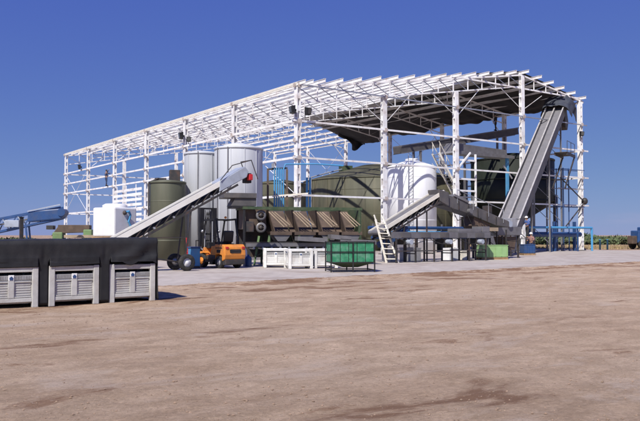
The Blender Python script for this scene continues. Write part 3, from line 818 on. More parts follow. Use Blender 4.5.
# second conveyor, feeding the sorting tables
t2, zf2, L2 = conveyor('inclined_conveyor', 'cream sided conveyor climbing to the right from the ladder', -3.6, 1.75, 1.55, 4.25, -13.5, 'cream', wd=.9)
MB().prism([(L2-.4,zf2(L2)-.6),(L2-.5,zf2(L2)+.12),(L2+.35,zf2(L2)-.05),(L2+.35,zf2(L2)-.9)], -.5, .5).build('head_hood', 'charcoal', t2, bevel=.03)
for x in (1.9, 3.7):
    for s in (-.43, .43): MB().beam((x,s,.03),(x,s,zf2(x)-.5),.07,.07).build('leg', 'dark', t2)
MB().beam((.5,.0,1.0),(2.3,.0,2.0),.7,.3).build('drip_tray', 'blue', t2)
t = thing('down_chute', 'dark grey enclosed chute falling rightwards from the cream conveyor top', 'chute', Wp(1.6, -13.3), TH)
MB().prism([(0,3.4),(.2,4.1),(1.0,3.95),(5.2,2.72),(6.0,2.5),(6.0,2.1),(4.7,2.22),(2.0,2.98)], -.5, .5).build('casing', 'charcoal', t, bevel=.03)
MB().prism([(.9,3.99),(1.0,4.12),(2.2,3.74),(2.15,3.60)], -.56, .56).build('lid', 'grey', t)
for i in range(5):
    x = 1.3+i*.85; MB().box(x,x+.06,-.54,-.501,3.2-i*.25,3.72-i*.24).build('stiffener', 'dark', t)
MB().box(3.4,4.8,-.62,-.51,1.85,2.08).build('tan_strip', 'tan', t); MB().box(4.3,4.7,-.2,.3,2.98,3.5).build('motor', 'dark', t, bevel=.03)
MB().tube((2.2,-.75,3.1),(2.2,.6,3.1),.16,14).build('drive_shaft', 'grey', t)
for x in (1.2, 2.6, 4.0, 5.4): MB().tube((x,-.52,3.9-x*.28),(x,-.52,4.75-x*.28),.022,6).build('rail_post', 'galv', t)
MB().tube((1.2,-.52,4.41),(5.4,-.52,3.24),.022,6).build('hand_rail', 'galv', t)
for k in range(3): MB().pipe([(.6+k*1.3,-.58,3.3-k*.3),(1.1+k*1.3,-.62,2.5-k*.3),(1.6+k*1.3,-.6,2.6-k*.4),(1.9+k*1.3,-.6,1.6)], .025, 6).build('hose', 'rubber', t)
MB().prism([(2.6,2.2),(2.9,2.8),(4.4,2.35),(4.2,1.7),(3.2,1.6)], -.35, .45).build('lower_chute', 'brown', t)
for x in (2.2, 5.8):
    for s in (-.4, .4): MB().beam((x,s,.03),(x,s,1.95),.07,.07).build('leg', 'dark', t)

t = thing('sorting_table', 'long narrow grey sorting table on thin legs below the cream conveyor', 'table', Wp(-3.6, -14.6), TH)
MB().box(0,8.0,-.45,-.39,1.42,1.78).build('front_rail', 'grey', t); MB().box(0,8.0,.39,.45,1.42,1.78).build('rear_rail', 'dark', t)
MB().box(0,8.0,-.388,.388,1.5,1.56).build('belt', 'belt', t)
for i in range(6):
    x = .35+i*1.45
    for s in (-.42, .42): MB().box(x-.04,x+.04,s-.04,s+.04,.03,1.418).build('leg', 'dark', t)
    MB().box(x-.03,x+.03,-.379,.379,.5,.56).build('cross_tie', 'dark', t)
for s in (-.42,): MB().box(.4,7.6,s-.025,s+.025,.66,.72).build('stretcher', 'dark', t)
for i in range(17): MB().tube((.4+i*.45,-.38,1.46),(.4+i*.45,.38,1.46),.04,8).build('roller', 'galv', t)
for i in range(5): MB().box(.7+i*1.5,1.4+i*1.5,-.49,-.451,1.46,1.72).build('cover_plate', 'charcoal', t)
for x in (1.2, 4.3, 7.0): MB().tube((x,-.75,1.2),(x,-.3,1.2),.14,14).build('motor', 'slate', t); MB().box(x-.2,x+.2,-.4,.4,1.05,1.36).build('gear_box', 'dark', t)
for k in range(3):
    pts = [Vec((.5+k*2.4+f*2.2, -.47, 1.40-.30*math.sin(math.pi*f)-.03*k)) for f in (0,.2,.4,.6,.8,1)]
    MB().pipe(pts, .02, 6).build('cable', 'rubber', t)
MB().box(5.2,7.2,-.46,.46,1.781,1.98).build('feed_box', 'grey', t, bevel=.02)
MB().box(7.3,7.95,-.44,.44,1.781,2.12).build('feed_box', 'grey', t, bevel=.02)

t = thing('grading_unit', 'dark grading unit with rollers, drum and motors at the foot of the grey chute', 'machine', Wp(6.4, -12.2), TH)
MB().box(0,3.4,-.6,.6,1.55,1.85).build('bed', 'charcoal', t, bevel=.02)
for i in range(9): MB().tube((.25+i*.36,-.55,1.92),(.25+i*.36,.55,1.92),.075,12).build('roller', 'galv', t)
for y in (-.66, .66): MB().box(-.1,3.5,y-.03,y+.03,1.6,2.15).build('side_guard', 'grey', t)
MB().tube((.9,-.9,2.45),(.9,.9,2.45),.34,20).build('drum', 'dark', t); MB().tube((2.2,-.85,2.35),(2.2,.4,2.35),.22,16).build('motor', 'slate', t)
MB().box(2.75,3.3,-.5,.3,2.0,2.75).build('control_box', 'lightgrey', t, bevel=.03)
MB().prism([(-.6,1.0),(.0,1.9),(.6,1.9),(.3,1.0)], -.5, .5).build('drop_chute', 'charcoal', t)
MB().prism([(2.4,.6),(2.0,1.5),(3.2,1.5),(3.0,.6)], -.5, .5).build('drop_chute', 'brown', t)
for x in (.1, 1.7, 3.3):
    for y in (-.55, .55): MB().box(x-.05,x+.05,y-.05,y+.05,.03,1.549).build('leg', 'dark', t)
for k, (a, c) in enumerate((((.2,-.7,2.1),(3.2,-.75,1.2)), ((.4,-.72,1.1),(3.0,-.72,.5)), ((3.2,-.5,2.7),(5.2,.3,3.6)))):
    pts = [Vec(a).lerp(Vec(c), f)-Vec((0,0,.35*math.sin(math.pi*f))) for f in (0,.2,.4,.6,.8,1)]
    MB().pipe(pts, .022, 6).build('cable', 'rubber', t)
t = thing('blue_pipe_rack', 'blue pipes running low behind the sorting table', 'pipes', Wp(-2.4, -11.8), TH)
for z, y in ((1.45,0),(1.75,.15),(2.05,.3)): MB().tube((0,y,z),(9.6,y,z),.10,10).build('pipe', 'blue' if z != 1.75 else 'skyblue', t)
for x in (.5, 3.4, 6.3, 9.2): MB().box(x-.05,x+.05,.42,.52,0,2.3).build('stand', 'grey', t)
def crate(loc, rz, label, m, sx=.8, sy=.6, sz=.45, group='crates under the sorting table'):
    t = thing('plastic_crate', label, 'crate', loc, rz, group)
    MB().box(-sx/2,sx/2,-sy/2,sy/2,0,.03).build('floor', m, t)
    for s in (-1, 1):
        MB().box(-sx/2,sx/2,s*(sy/2-.015)-.015,s*(sy/2-.015)+.015,.031,sz).build('side', m, t)
        MB().box(s*(sx/2-.015)-.015,s*(sx/2-.015)+.015,-sy/2+.031,sy/2-.031,.031,sz).build('side', m, t)
        MB().box(-sx/2-.02,sx/2+.02,s*(sy/2+.012)-.010,s*(sy/2+.012)+.010,sz-.06,sz+.01).build('rim', m, t)
    return t
crate(Wp(3.1,-12.9,.03), TH+.1, 'white crate standing under the sorting table beside the green tote', 'white', .9, .6, .75)
crate(Wp(4.2,-13.0,.03), TH-.2, 'cream crate leaning against the white crate under the table', 'cream', .6, .5, .6)
crate(Wp(-.3,-12.9,.03), TH, 'pale crate on the ground below the cream conveyor', 'lightgrey', 1.1, .7, .8)
crate(Wp(-2.0,-13.0,.03), TH+.3, 'grey crate on the ground right behind the cream ladder', 'lightgrey', .8, .6, .8)

# cream step ladder at the foot of the second conveyor
t = thing('step_ladder', 'cream step ladder leaning by the lower end of the cream conveyor', 'ladder', (3.30, 41.6, .03), .05)
A0, A1, B0, B1 = Vec((-.12,.35,2.45)), Vec((.42,-.25,0)), Vec((.38,.40,2.40)), Vec((1.08,-.20,0))
MB().beam(A0, A1, .10, .08).build('stile', 'cream', t); MB().beam(B0, B1, .10, .08).build('stile', 'cream', t)
for i in range(8):
    f = .08+i*.118; MB().beam(A0.lerp(A1, f), B0.lerp(B1, f), .16, .05).build('tread', 'cream', t)
MB().beam(A0, (-.2,.4,2.72), .07,.06).build('handle', 'cream', t); MB().beam(B0, (.22,.45,2.70), .07,.06).build('handle', 'cream', t)

# ================================================================== SORTING MACHINE
t = thing('sorting_machine', 'long rusty green steel hopper machine with slanted plates behind the white bins', 'machine', (-3.95, 37.7, 0), .30)
LM = 6.5
MB().box(0,LM,-.06,.06,2.92,3.06).build('front_rim', 'gpaint', t); MB().box(0,LM,1.84,1.96,2.92,3.06).build('rear_rim', 'gpaint', t)
MB().box(0,.1,.061,1.839,2.92,3.05).build('end_rim', 'gpaint', t); MB().box(LM-.1,LM,.061,1.839,2.92,3.05).build('end_rim', 'gpaint', t)
for i, x in enumerate((1.35, 2.65, 3.95, 5.25)):
    x2 = x+1.24
    # V-shaped pocket: back plate, sloping floor plate and side cheek
    MB().add([(x,.55,1.75),(x2,.55,1.75),(x2,1.75,2.9),(x,1.75,2.9)], [(0,1,2,3)]).build('back_plate', 'brown', t)
    MB().prism([(x-.03,2.9),(x+.02,2.9),(x+.42,1.62),(x+.37,1.62)], .0, 1.7).build('side_cheek', 'brown', t)
    for k in range(3):
        dx = k*.15
        MB().beam((x+.02+dx,.02,2.80),(x+.82+dx,-.04,2.02+.05*k),.05,.055).build('slat', 'tan', t)
    MB().box(x+.1,x2,-.04,.04,1.60,1.78).build('lip', 'brown', t)
    MB().prism([(x+.25,1.6),(x2-.05,1.6),(x2-.3,1.28),(x+.5,1.28)], .02, .9).build('outlet', 'grey', t)
MB().box(LM-.22,LM-.12,-.05,1.9,1.7,2.918).build('end_panel', 'gpaint', t)
MB().box(.12,1.3,.3,1.8,1.9,2.918).build('drive_panel', 'brown', t)
MB().box(.15,.6,.05,.29,1.75,2.3).build('gear_box', 'dark', t, bevel=.03)
for z in (2.62, 1.98):
    w = MB().lathe([(.16,-.04),(.27,-.05),(.27,.05),(.16,.04),(.16,-.04)], 24, axis='y').build('sprocket', 'grey', t, (.98,.12,z))
    MB().lathe([(0,-.06),(.10,-.06),(.10,.06),(0,.06)], 16, axis='y').build('hub', 'dark', w)
    MB().box(-.20,.20,-.02,.02,-.03,.03).build('spoke', 'brown', w); MB().box(-.03,.03,-.025,.025,-.20,.20).build('spoke', 'brown', w)
# left end tray above the rim
MB().box(-.95,.75,.1,1.7,3.50,3.76).build('feed_tray', 'charcoal', t, bevel=.02); MB().prism([(-.55,3.1),(-.35,3.498),(.75,3.498),(.75,3.1)], .2, 1.6).build('feed_throat', 'charcoal', t)
MB().box(-.5,.6,.1,1.7,2.99,3.098).build('feed_sill', 'black', t)
# legs, lower conveyors and rollers
for x in (.08, 1.4, 3.0, 4.6, LM-.1):
    for y in (.02, 1.85): MB().box(x-.05,x+.05,y-.05,y+.05,.03,2.918 if x in (.08, LM-.1) else 1.6).build('leg', 'gpaint' if x != .08 else 'black', t)
for x in (.6, 1.15): MB().beam((x,.0,.03),(x+.25,.0,1.55),.09,.09).build('strut', 'sage', t)
MB().box(.1,LM+.6,-.35,.55,1.02,1.24).build('lower_conveyor', 'dark', t); MB().box(.1,LM+.6,-.40,-.351,1.0,1.18).build('side_rail', 'grey', t)
for x0, x1, z in ((2.7,4.3,1.42),(4.5,5.6,1.52),(5.0,7.0,1.30)):
    MB().beam((x0,-.5,z),(x1,-.5,z-.10),.62,.22).build('discharge_tray', 'grey', t)
for i in range(14):
    x = .5+i*.46; MB().tube((x,-.45,.93),(x,.5,.93),.06,10).build('roller', 'galv', t)
MB().box(1.6,2.3,.3,.9,.2,.75).build('motor', 'slate', t, bevel=.04); MB().box(3.4,4.1,.5,1.0,.3,.8).build('motor', 'dark', t, bevel=.04)
MB().box(.1,LM,1.86,1.9,.4,1.9).build('back_sheet', 'dark', t)
for i in range(5): MB().beam((.6+i*1.2,-.1,.45),(1.5+i*1.2,-.1,1.0),.05,.05).build('brace', 'gpaint', t)

# small drum and white jug between forklift and machine
tag(MB().lathe([(0,0),(.16,0),(.17,.03),(.17,.42),(.12,.50),(.05,.53),(.05,.60),(0,.60)], 20).build('canister', 'blue', None, (-3.55, 36.6, .03)), 'small blue canister at the foot of the sorting machine left end', 'canister')
tag(MB().lathe([(0,0),(.09,0),(.10,.03),(.10,.75),(.06,.85),(.03,.90),(0,.90)], 16).build('gas_bottle', 'white', None, (-3.75, 37.0, .03)), 'slim white bottle standing beside the small blue canister', 'bottle')

# ================================================================== GREEN CAGE
t = thing('wire_cage', 'green panelled cage with funnel bottom on a black frame at the slab edge', 'cage', (1.28, 31.75, .02), .18)
cw, cd, z0, z1 = .94, .62, .42, 1.28
for x in (-cw, 0, cw):
    for y in (-cd, cd): MB().box(x-.025,x+.025,y-.025,y+.025,0,z1+.03).build('post', 'black', t)
for y in (-cd, cd):
    for z in (.10, z0, .86, z1): MB().box(-cw+.026,cw-.026,y-.02,y+.02,z-.02,z+.02).build('rail', 'black', t)
for x in (-cw, cw):
    for z in (.10, z0, .86, z1): MB().box(x-.02,x+.02,-cd+.026,cd-.026,z-.02,z+.02).build('rail', 'black', t)
n = 5
for i in range(n):
    xa = -cw+.03+(2*cw-.06)*i/n; xb = -cw+.03+(2*cw-.06)*(i+1)/n
    for y in (-cd+.035, cd-.035):
        for za, zb in ((z0+.025,.835),(.885,z1-.025)):
            MB().box(xa+.012,xb-.012,y-.008,y+.008,za,zb).build('panel', 'gmesh', t)
        MB().box(xb-.012,xb+.012,y-.016,y+.016,z0+.02,z1-.02).build('upright', 'black', t)
for x in (-cw+.035, cw-.035):
    for k in range(3):
        ya = -cd+.05+(2*cd-.1)*k/3; yb = -cd+.05+(2*cd-.1)*(k+1)/3
        MB().box(x-.008,x+.008,ya+.01,yb-.01,z0+.025,z1-.025).build('panel', 'gmesh', t)
b = MB(); a0 = [(-cw+.03,-cd+.03,z0-.021),(cw-.03,-cd+.03,z0-.021),(cw-.03,cd-.03,z0-.021),(-cw+.03,cd-.03,z0-.021)]
a1 = [(-.3,-.2,.2),(.3,-.2,.2),(.3,.2,.2),(-.3,.2,.2)]
b.add(a0+a1, [(0,1,5,4),(1,2,6,5),(2,3,7,6),(3,0,4,7),(4,5,6,7)]).build('funnel', 'gpaint', t)

# ================================================================== FORKLIFT
hx = math.radians(130)
t = thing('forklift', 'orange forklift with black mast and overhead guard facing the blue crate', 'forklift', (-4.83, 35.67, .03), hx); t.scale = (1.06, 1.08, 1.02)
# local x = forward, y = left
def wheel(x, y, r, w, parent, rimm):
    o = MB().lathe([(r*.6,-w*.5),(r*.93,-w*.5),(r,-w*.36),(r,w*.36),(r*.93,w*.5),(r*.6,w*.5)], 28, axis='y').build('wheel', 'rubber', parent, (x,y,r))
    MB().lathe([(0,-w*.3),(r*.2,-w*.42),(r*.3,-w*.2),(r*.6,-w*.38),(r*.6,w*.38),(r*.3,w*.2),(r*.2,w*.42),(0,w*.3)], 20, axis='y').build('rim', rimm, o)
for y in (-.44, .44): wheel(.72,y,.34,.22,t,'orange'); wheel(-.72,y,.29,.19,t,'lightgrey')
MB().prism([(-1.02,.34),(-1.22,.42),(-1.28,.62),(-1.24,.98),(-1.12,1.10),(-.45,1.12),(-.38,.9),(-.38,.66),(-.44,.62),(-.72,.66),(-1.0,.60)], -.54, .54).build('counterweight', 'orange', t, bevel=.035)
for z in (.70, .80): MB().box(-1.299,-1.294,-.24,.24,z,z+.03).build('vent_louvre', 'dark', t)
for y in (-.545, .545): MB().box(-1.05,-.5,y-.004,y+.004,.92,.96).build('side_stripe', 'black', t); MB().box(-.9,-.6,y-.004,y+.004,.72,.86).build('side_vent', 'black', t)
MB().box(-1.1,-.5,-.03,.03,1.121,1.15).build('hood_latch', 'black', t)
MB().prism([(-1.26,.18),(-1.26,.42),(-1.02,.40),(-1.0,.16)], -.50, .50).build('bumper', 'dark', t, bevel=.03)
MB().box(-1.295,-1.24,-.28,.28,.72,.88).build('vent_slot', 'black', t, bevel=.02)
for y in (-.42, .42): MB().box(-1.285,-1.22,y-.07,y+.07,.90,1.0).build('tail_light', 'red', t, bevel=.01)
MB().prism([(-.379,.30),(-.379,1.05),(.0,1.02),(.10,.62),(.52,.60),(.60,.95),(.72,.95),(.78,.70),(.42,.66),(.36,.30)], -.46, .46).build('body', 'orange', t, bevel=.03)
for y in (-.53, .53): MB().box(-.36,.30,y-.065,y+.065,.28,.40).build('step', 'black', t)
for y in (-.44, .44): MB().prism([(.36,.70),(.50,.76),(.94,.76),(1.06,.66),(1.0,.64),(.5,.70)], y-.12, y+.12).build('fender', 'orange', t)
# seat, steering, dash
MB().box(-.62,-.10,-.24,.24,1.121,1.24).build('seat', 'black', t, bevel=.04); MB().prism([(-.72,1.2),(-.60,1.2),(-.66,1.75),(-.80,1.72)], -.24, .24).build('backrest', 'black', t, bevel=.04)
MB().tube((.55,0,.95),(.30,0,1.32),.03,8).build('steering_column', 'black', t)
sw = MB(); pr = None
for i in range(17):
    a = 2*math.pi*i/16; q = Vec((.30+.1*math.cos(a), .17*math.sin(a), 1.34+.13*math.cos(a)))
    if pr: sw.tube(pr, q, .016, 6)
    pr = q
sw.build('steering_wheel', 'black', t)
for y in (-.50, .50):
    MB().pipe([(.72,y,.9),(.58,y,1.6),(.42,y,2.22)], .042).build('guard_pillar', 'black', t)
    MB().pipe([(-.72,y,1.10),(-.60,y,1.7),(-.50,y,2.24)], .042).build('guard_pillar', 'black', t)
    MB().beam((.46,y,2.24),(-.55,y,2.28),.09,.08).build('roof_rail', 'black', t)
for i in range(7): MB().beam((.42-i*.15,-.46,2.24+i*.005),(.42-i*.15,.46,2.24+i*.005),.045,.03).build('roof_bar', 'black', t)
for y in (-.42, .42): MB().ball((.80,y*1.02,1.72), .075).build('head_light', 'galv', t)
# mast
for y in (-.33, .33):
    MB().box(1.00,1.16,y-.11,y+.11,.10,2.86).build('mast_upright', 'black', t)
    MB().box(1.161,1.24,y*.82-.05,y*.82+.05,.12,2.70).build('inner_upright', 'dark', t)
    MB().tube((1.00,y*.62,.3),(1.00,y*.62,2.2),.035,10).build('lift_cylinder', 'galv', t)
for z in (.35, 1.55, 2.78): MB().box(1.03,1.15,-.254,.254,z,z+.08).build('mast_cross_bar', 'black', t)
MB().box(1.245,1.29,-.5,.5,.22,.32).box(1.245,1.29,-.5,.5,.62,.72).build('fork_carriage', 'black', t)
for y in (-.3, .3): MB().box(1.291,1.34,y-.05,y+.05,.10,.75).box(1.341,2.35,y-.05,y+.05,.10,.14).build('fork', 'dark', t)
for y in (-.5, -.25, 0, .25, .5): MB().box(1.25,1.28,y-.015,y+.015,.721,1.25).build('load_guard_bar', 'black', t)
MB().box(1.245,1.285,-.52,.52,1.251,1.29).build('load_guard_top', 'black', t)
MB().prism([(.36,.90),(.40,1.20),(.62,1.16),(.66,.90)], -.36, .36).build('dash', 'black', t, bevel=.03)
for y in (-.12, .12): MB().tube((1.10,y,.35),(1.10,y,2.75),.014,6).build('lift_chain', 'dark', t)
for y in (-.06, .0, .06): MB().pipe([(1.0,y,.8),(.98,y,2.3),(1.06,y,2.65),(1.18,y,2.2),(1.18,y,1.0)], .014, 6).build('hose', 'rubber', t)
for y in (-.4, .4): MB().tube((.45,y,.62),(1.02,y,.95),.04,8).build('tilt_cylinder', 'galv', t)
MB().box(-.36,.34,-.475,-.4625,.42,.60).build('side_panel', 'dark', t); MB().box(-.36,.34,.4625,.475,.42,.60).build('side_panel', 'dark', t)
MB().tube((-.9,-.3,1.08),(-.9,-.3,1.5),.035,8).build('exhaust', 'dark', t)
MB().ball((-.45,0,2.36), .06).build('beacon', 'orange', t)

bc = thing('plastic_crate', 'blue crate standing upright before the forklift mast', 'crate', (-5.95, 34.9, .03), .5)
MB().box(-.22,.22,-.25,.25,.10,.95).build('body', 'skyblue', bc, bevel=.03); MB().box(-.25,.25,-.28,.28,.951,1.02).build('rim', 'blue', bc, bevel=.01)
MB().box(-.22,.22,-.25,.25,0,.098).build('foot', 'dark', bc)
rt = thing('hand_trolley', 'narrow red hand trolley next to the blue crate', 'trolley', (-6.35, 35.6, .03), .3)
for y in (-.16, .16): MB().tube((0,y,.1),(-.08,y,1.45),.022,8).build('upright', 'red', rt); MB().lathe([(0,-.03),(.10,-.04),(.12,0),(.10,.04),(0,.03)], 16, axis='y').build('wheel', 'rubber', rt, (-.06, y*1.3, .12))
for z in (.35, .75, 1.15): MB().box(-.07,-.03,-.16,.16,z,z+.05).build('cross_bar', 'red', rt)
MB().box(0,.25,-.18,.18,.01,.04).build('toe_plate', 'red', rt)
MB().box(-.04,.02,-.15,.15,.80,1.14).build('back_plate', 'brown', rt)

# ================================================================== TALL CONVEYOR
F = Vec((14.02, 57.0, 1.05)); T = Vec((24.17, 74.5, 14.95))
D = T-F; hl = math.hypot(D.x, D.y); az = math.atan2(D.y, D.x)
t = thing('elevator_conveyor', 'tall grey two lane conveyor climbing to the gable roof with wrapped head', 'conveyor', (F.x, F.y, 0), az)
zz = lambda x: F.z+x*D.z/hl
nrm = Vec((-D.z, 0, hl)).normalized()
def inc(name, x0, x1, y0, y1, up0, up1, m, bevel=0):
    b = MB()
    p0 = Vec((x0,0,zz(x0))); p1 = Vec((x1,0,zz(x1)))
    vs = []
    for p in (p0, p1):
        for y, k in ((y0,up0),(y1,up0),(y1,up1),(y0,up1)): q = p+nrm*k; vs.append((q.x, y, q.z))
    b.add(vs, [(0,1,2,3),(7,6,5,4),(0,4,5,1),(1,5,6,2),(2,6,7,3),(3,7,4,0)])
    return b.build(name, m, t, bevel=bevel)
hw = .86
inc('belt', -.3, hl, .06, hw-.06, 0, .05, 'belt2'); inc('belt', -.3, hl, -hw+.06, -.06, 0, .05, 'belt2')
for y in (-hw, hw): inc('side_wall', -.6, hl+.3, y-.05, y+.05, -.55, .34, 'charcoal')
inc('centre_divider', -.5, hl, -.05, .05, -.3, .30, 'grey')
for y in (-hw, 0, hw): inc('cap_strip', -.6, hl+.2, y-.06, y+.06, .341, .38, 'capgrey')
inc('soffit', 0, hl, -hw+.06, hw-.06, -.5, -.44, 'grey')
# loose tarp thrown over the head
hb = MB(); vs = []; fs = []
sec = [(-1.5,-.75),(-1.42,-.2),(-1.25,.35),(-.8,.62),(0,.66),(.8,.60),(1.25,.35),(1.42,-.2),(1.55,-.9)]
NX, NS = 26, 48
for j in range(NX+1):
    f = j/NX; x = hl-1.5+f*2.9; drop = max(0, f-.62)/.38
    for i in range(NS+1):
        g = i/NS*(len(sec)-1); k = min(int(g), len(sec)-2); w = g-k
        y = sec[k][0]*(1-w)+sec[k+1][0]*w; h = sec[k][1]*(1-w)+sec[k+1][1]*w
        h += .16*noise.noise(Vec((x*1.1, y*1.3, 0)))+.10*noise.noise(Vec((x*2.6, y*2.9, 4)))
        h -= .22*abs(noise.noise(Vec((x*.9, i*.11, 7)))) if abs(y) > 1.2 else 0
        y += .14*noise.noise(Vec((x*1.4, h*1.6, 9)))*(1 if abs(y) > 1 else .2)
        p = Vec((x-.9*drop*drop, 0, zz(x-.9*drop*drop)))+nrm*h; vs.append((p.x+.5*drop, y, p.z-1.5*drop*drop))
for j in range(NX):
    for i in range(NS): a = j*(NS+1)+i; fs.append((a, a+1, a+NS+2, a+NS+1))
hw_o = hb.add(vs, fs, True).build('head_tarp', 'tarp', t)
sm = hw_o.modifiers.new('thickness', 'SOLIDIFY'); sm.thickness = .02
x = hl-.4
MB().prism([(x,zz(x)-.9),(x+.9,zz(x)-.3),(x+1.7,zz(x)-1.5),(x+1.2,zz(x)-2.4),(x+.3,zz(x)-2.2)], -.75, .75).build('discharge_spout', 'dark', t, bevel=.05)
# legs and the dark side platform
for x in (6.5, 13.0, 18.0):
    for y in (-.7, .7):
        MB().box(x-.07,x+.07,y-.07,y+.07,.03,zz(x)-.6).build('leg', 'grey', t)
    for k in range(int(zz(x)/2.2)): MB().beam((x,-.7,.8+k*2.1),(x,.7,2.2+k*2.1),.05,.05).build('cross_brace', 'grey', t)
for y in (-1.0, -2.1):
    MB().beam((14.0,y,9.15),(17.6,y,9.15),.10,.22).build('platform_beam', 'dark', t)
    MB().beam((17.4,y,9.1),(13.0,y,5.9),.10,.16).build('platform_strut', 'dark', t)
MB().box(13.9,17.7,-2.15,-.95,9.261,9.31).build('platform_deck', 'dark', t)
for x in (14.1, 15.8, 17.5): MB().tube((x,-2.1,9.31),(x,-2.1,10.35),.025,6).build('rail_post', 'dark', t)
MB().tube((14.1,-2.1,10.35),(17.5,-2.1,10.35),.025,6).build('guard_rail', 'dark', t)
MB().prism([(-1.1,.05),(-1.1,1.3),(.3,1.75),(.6,.5)], -1.0, 1.0).build('boot', 'grey', t, bevel=.03)
MB().prism([(-.8,1.31),(-1.0,2.0),(.2,2.35),(.3,1.77)], -1.05, -.98).build('boot_cheek', 'lightgrey', t)
MB().ball((-.4,-.3,2.0), .4, sz=.6).build('motor_cover', 'blue', t)

# small feed conveyor in front of its foot
t = thing('feed_conveyor', 'small brown inclined conveyor feeding the foot of the tall conveyor', 'conveyor', Wp(10.2, -9.6), TH)
MB().beam((0,0,.75),(2.3,0,1.8),.7,.16).build('belt', 'brown', t)
for y in (-.38, .38): MB().beam((0,y,.8),(2.3,y,1.85),.05,.24).build('side_rail', 'grey', t)
for x in (.4, 2.0):
    for y in (-.38, .38): MB().box(x-.04,x+.04,y-.04,y+.04,.03,.75+x*.46).build('leg', 'dark', t)
MB().prism([(-.6,1.5),(.5,1.6),(.3,.7),(-.3,.6)], -.45, .45).build('hopper', 'grey', t, bevel=.02)

# ================================================================== UPPER WALKWAY, GALLERY, STAIRS
t = thing('walkway', 'grey walkway slab between the gable columns above the dark tank', 'walkway', Wp(17.0, .6), TH)
MB().box(0,8.2,0,1.6,8.95,9.12).build('deck', 'lightgrey', t)
MB().box(0,8.2,-.06,-.002,8.88,9.18).build('edge_beam', 'grey', t)
MB().prism([(.2,9.121),(7.9,9.121),(7.6,9.75),(.6,9.95)], .5, 1.5).build('cover', 'grey', t, bevel=.03)
for x in (7.45,): MB().box(x-.12,x+.12,.1,.34,.03,8.949).build('support_post', 'skyblue', t)
MB().beam((6.9,.2,8.2),(8.1,.2,7.0),.08,.14).build('brace', 'lightgrey', t)
t = thing('gallery_conveyor', 'long grey roofed conveyor sloping up rightwards behind the gable', 'conveyor', Wp(12.6, 6.5), TH)
MB().beam((3.0,0,9.61),(19.6,0,12.71),1.2,.62).build('trough', 'charcoal', t); MB().beam((3.0,0,9.98),(19.6,0,13.08),1.35,.12).build('roof_sheet', 'grey', t)  # shade on the trough and light on the roof sheet are put into their colours
for y in (-.62, .62): MB().beam((3.0,y,9.28),(19.0,y,12.27),.06,.08).build('edge_rail', 'grey', t)
for x in (5.5, 11.5, 17.5):
    for y in (-.5, .5): MB().box(x-.09,x+.09,y-.09,y+.09,.03,8.7+x*.187).build('support_post', 'grey', t)
t = thing('steel_stair', 'cream steel stair descending rightwards beside the white tank', 'stairs', Wp(15.6, .9), TH)
for y in (0, .9):
    MB().beam((0,y,8.9),(2.6,y,5.2),.06,.2).build('stringer', 'cream', t)
    MB().tube((0,y,9.9),(2.6,y,6.2),.035,8).build('hand_rail', 'cream', t); MB().tube((0,y,8.0),(2.6,y,5.7),.025,8).build('mid_rail', 'cream', t)
    for k in range(4): MB().tube((.1+k*.8,y,8.76-k*1.139),(.1+k*.8,y,9.76-k*1.139),.03,8).build('rail_post', 'cream', t)
for k in range(13): MB().box(.05+k*.2,.28+k*.2,.03,.87,8.75-k*.285,8.78-k*.285).build('tread', 'galv', t)
for y in (0, .9): MB().box(2.55,2.65,y-.05,y+.05,.03,5.1).build('leg', 'cream', t)
MB().box(2.5,4.0,0,.9,5.0,5.1).build('landing', 'galv', t)

# vertical blue pipes by the front corner
t = thing('pipe_bank', 'bank of upright light blue pipes between rusty posts by the corner column', 'pipes', (-3.12, 50.4, 0), .1)
for i in range(5): MB().tube((i*.155,0,.03),(i*.155,0,6.25-.03*i),.055,10).build('pipe', 'skyblue', t)
for x in (-.45, .86): MB().box(x-.07,x+.07,-.07,.07,.03,6.1).build('post', 'brown', t)
MB().beam((-.5,.1,6.1),(.9,.1,6.2),.08,.12).build('top_bar', 'dark', t)
MB().pipe([(.62,0,6.1),(.75,0,6.45),(2.9,.6,6.55),(4.9,1.2,6.5)], .055).build('header_pipe', 'skyblue', t)
MB().box(-.2,.0,-.1,.1,6.2,6.5).build('valve', 'galv', t)
MB().beam((-.15,-.12,4.25),(2.3,-.12,4.45),.05,.10).build('clamp_bar', 'cream', t)
t = thing('pipe_bank', 'pair of upright light blue pipes in front of the widest green tank', 'pipes', (-1.02, 57.6, 0), .1)
for i in range(2): MB().tube((i*.24,0,.03),(i*.24,0,6.1),.085,10).build('pipe', 'skyblue', t)
for z in (2.0, 5.0): MB().box(-.12,.36,.09,.13,z,z+.1).build('clamp', 'dark', t)

# ================================================================== RIGHT SIDE: totes, blue frame, posts
def tote(loc, rz, label, m, sx, sy, sz):
    t = thing('tote_box', label, 'tote', loc, rz)
    MB().box(-sx/2,sx/2,-sy/2,sy/2,.14,sz).build('body', m, t, bevel=.05)
    n = 4
    for i in range(n+1):
        x = -sx/2+.06+(sx-.12)*i/n; MB().box(x-.03,x+.03,-sy/2-.025,-sy/2-.001,.2,sz-.08).build('rib', m, t)
    MB().box(-sx/2-.02,sx/2+.02,-sy/2-.02,sy/2+.02,sz+.001,sz+.05).build('lid', m, t, bevel=.015)
    for y in (-sy/2+.08, 0, sy/2-.08): MB().box(-sx/2,sx/2,y-.06,y+.06,0,.10).build('pallet_runner', 'wood', t)
    MB().box(-sx/2,sx/2,-sy/2,sy/2,.101,.139).build('pallet_deck', 'wood', t)
    return t
tote((11.05, 47.6, .03), .30, 'light green lidded tote on a wooden pallet under the table end', 'lime', 1.85, 1.0, .88)
tote((16.15, 57.5, .03), .2, 'blue lidded tote on a pallet at the foot of the tall conveyor', 'blue', .95, .8, .80)
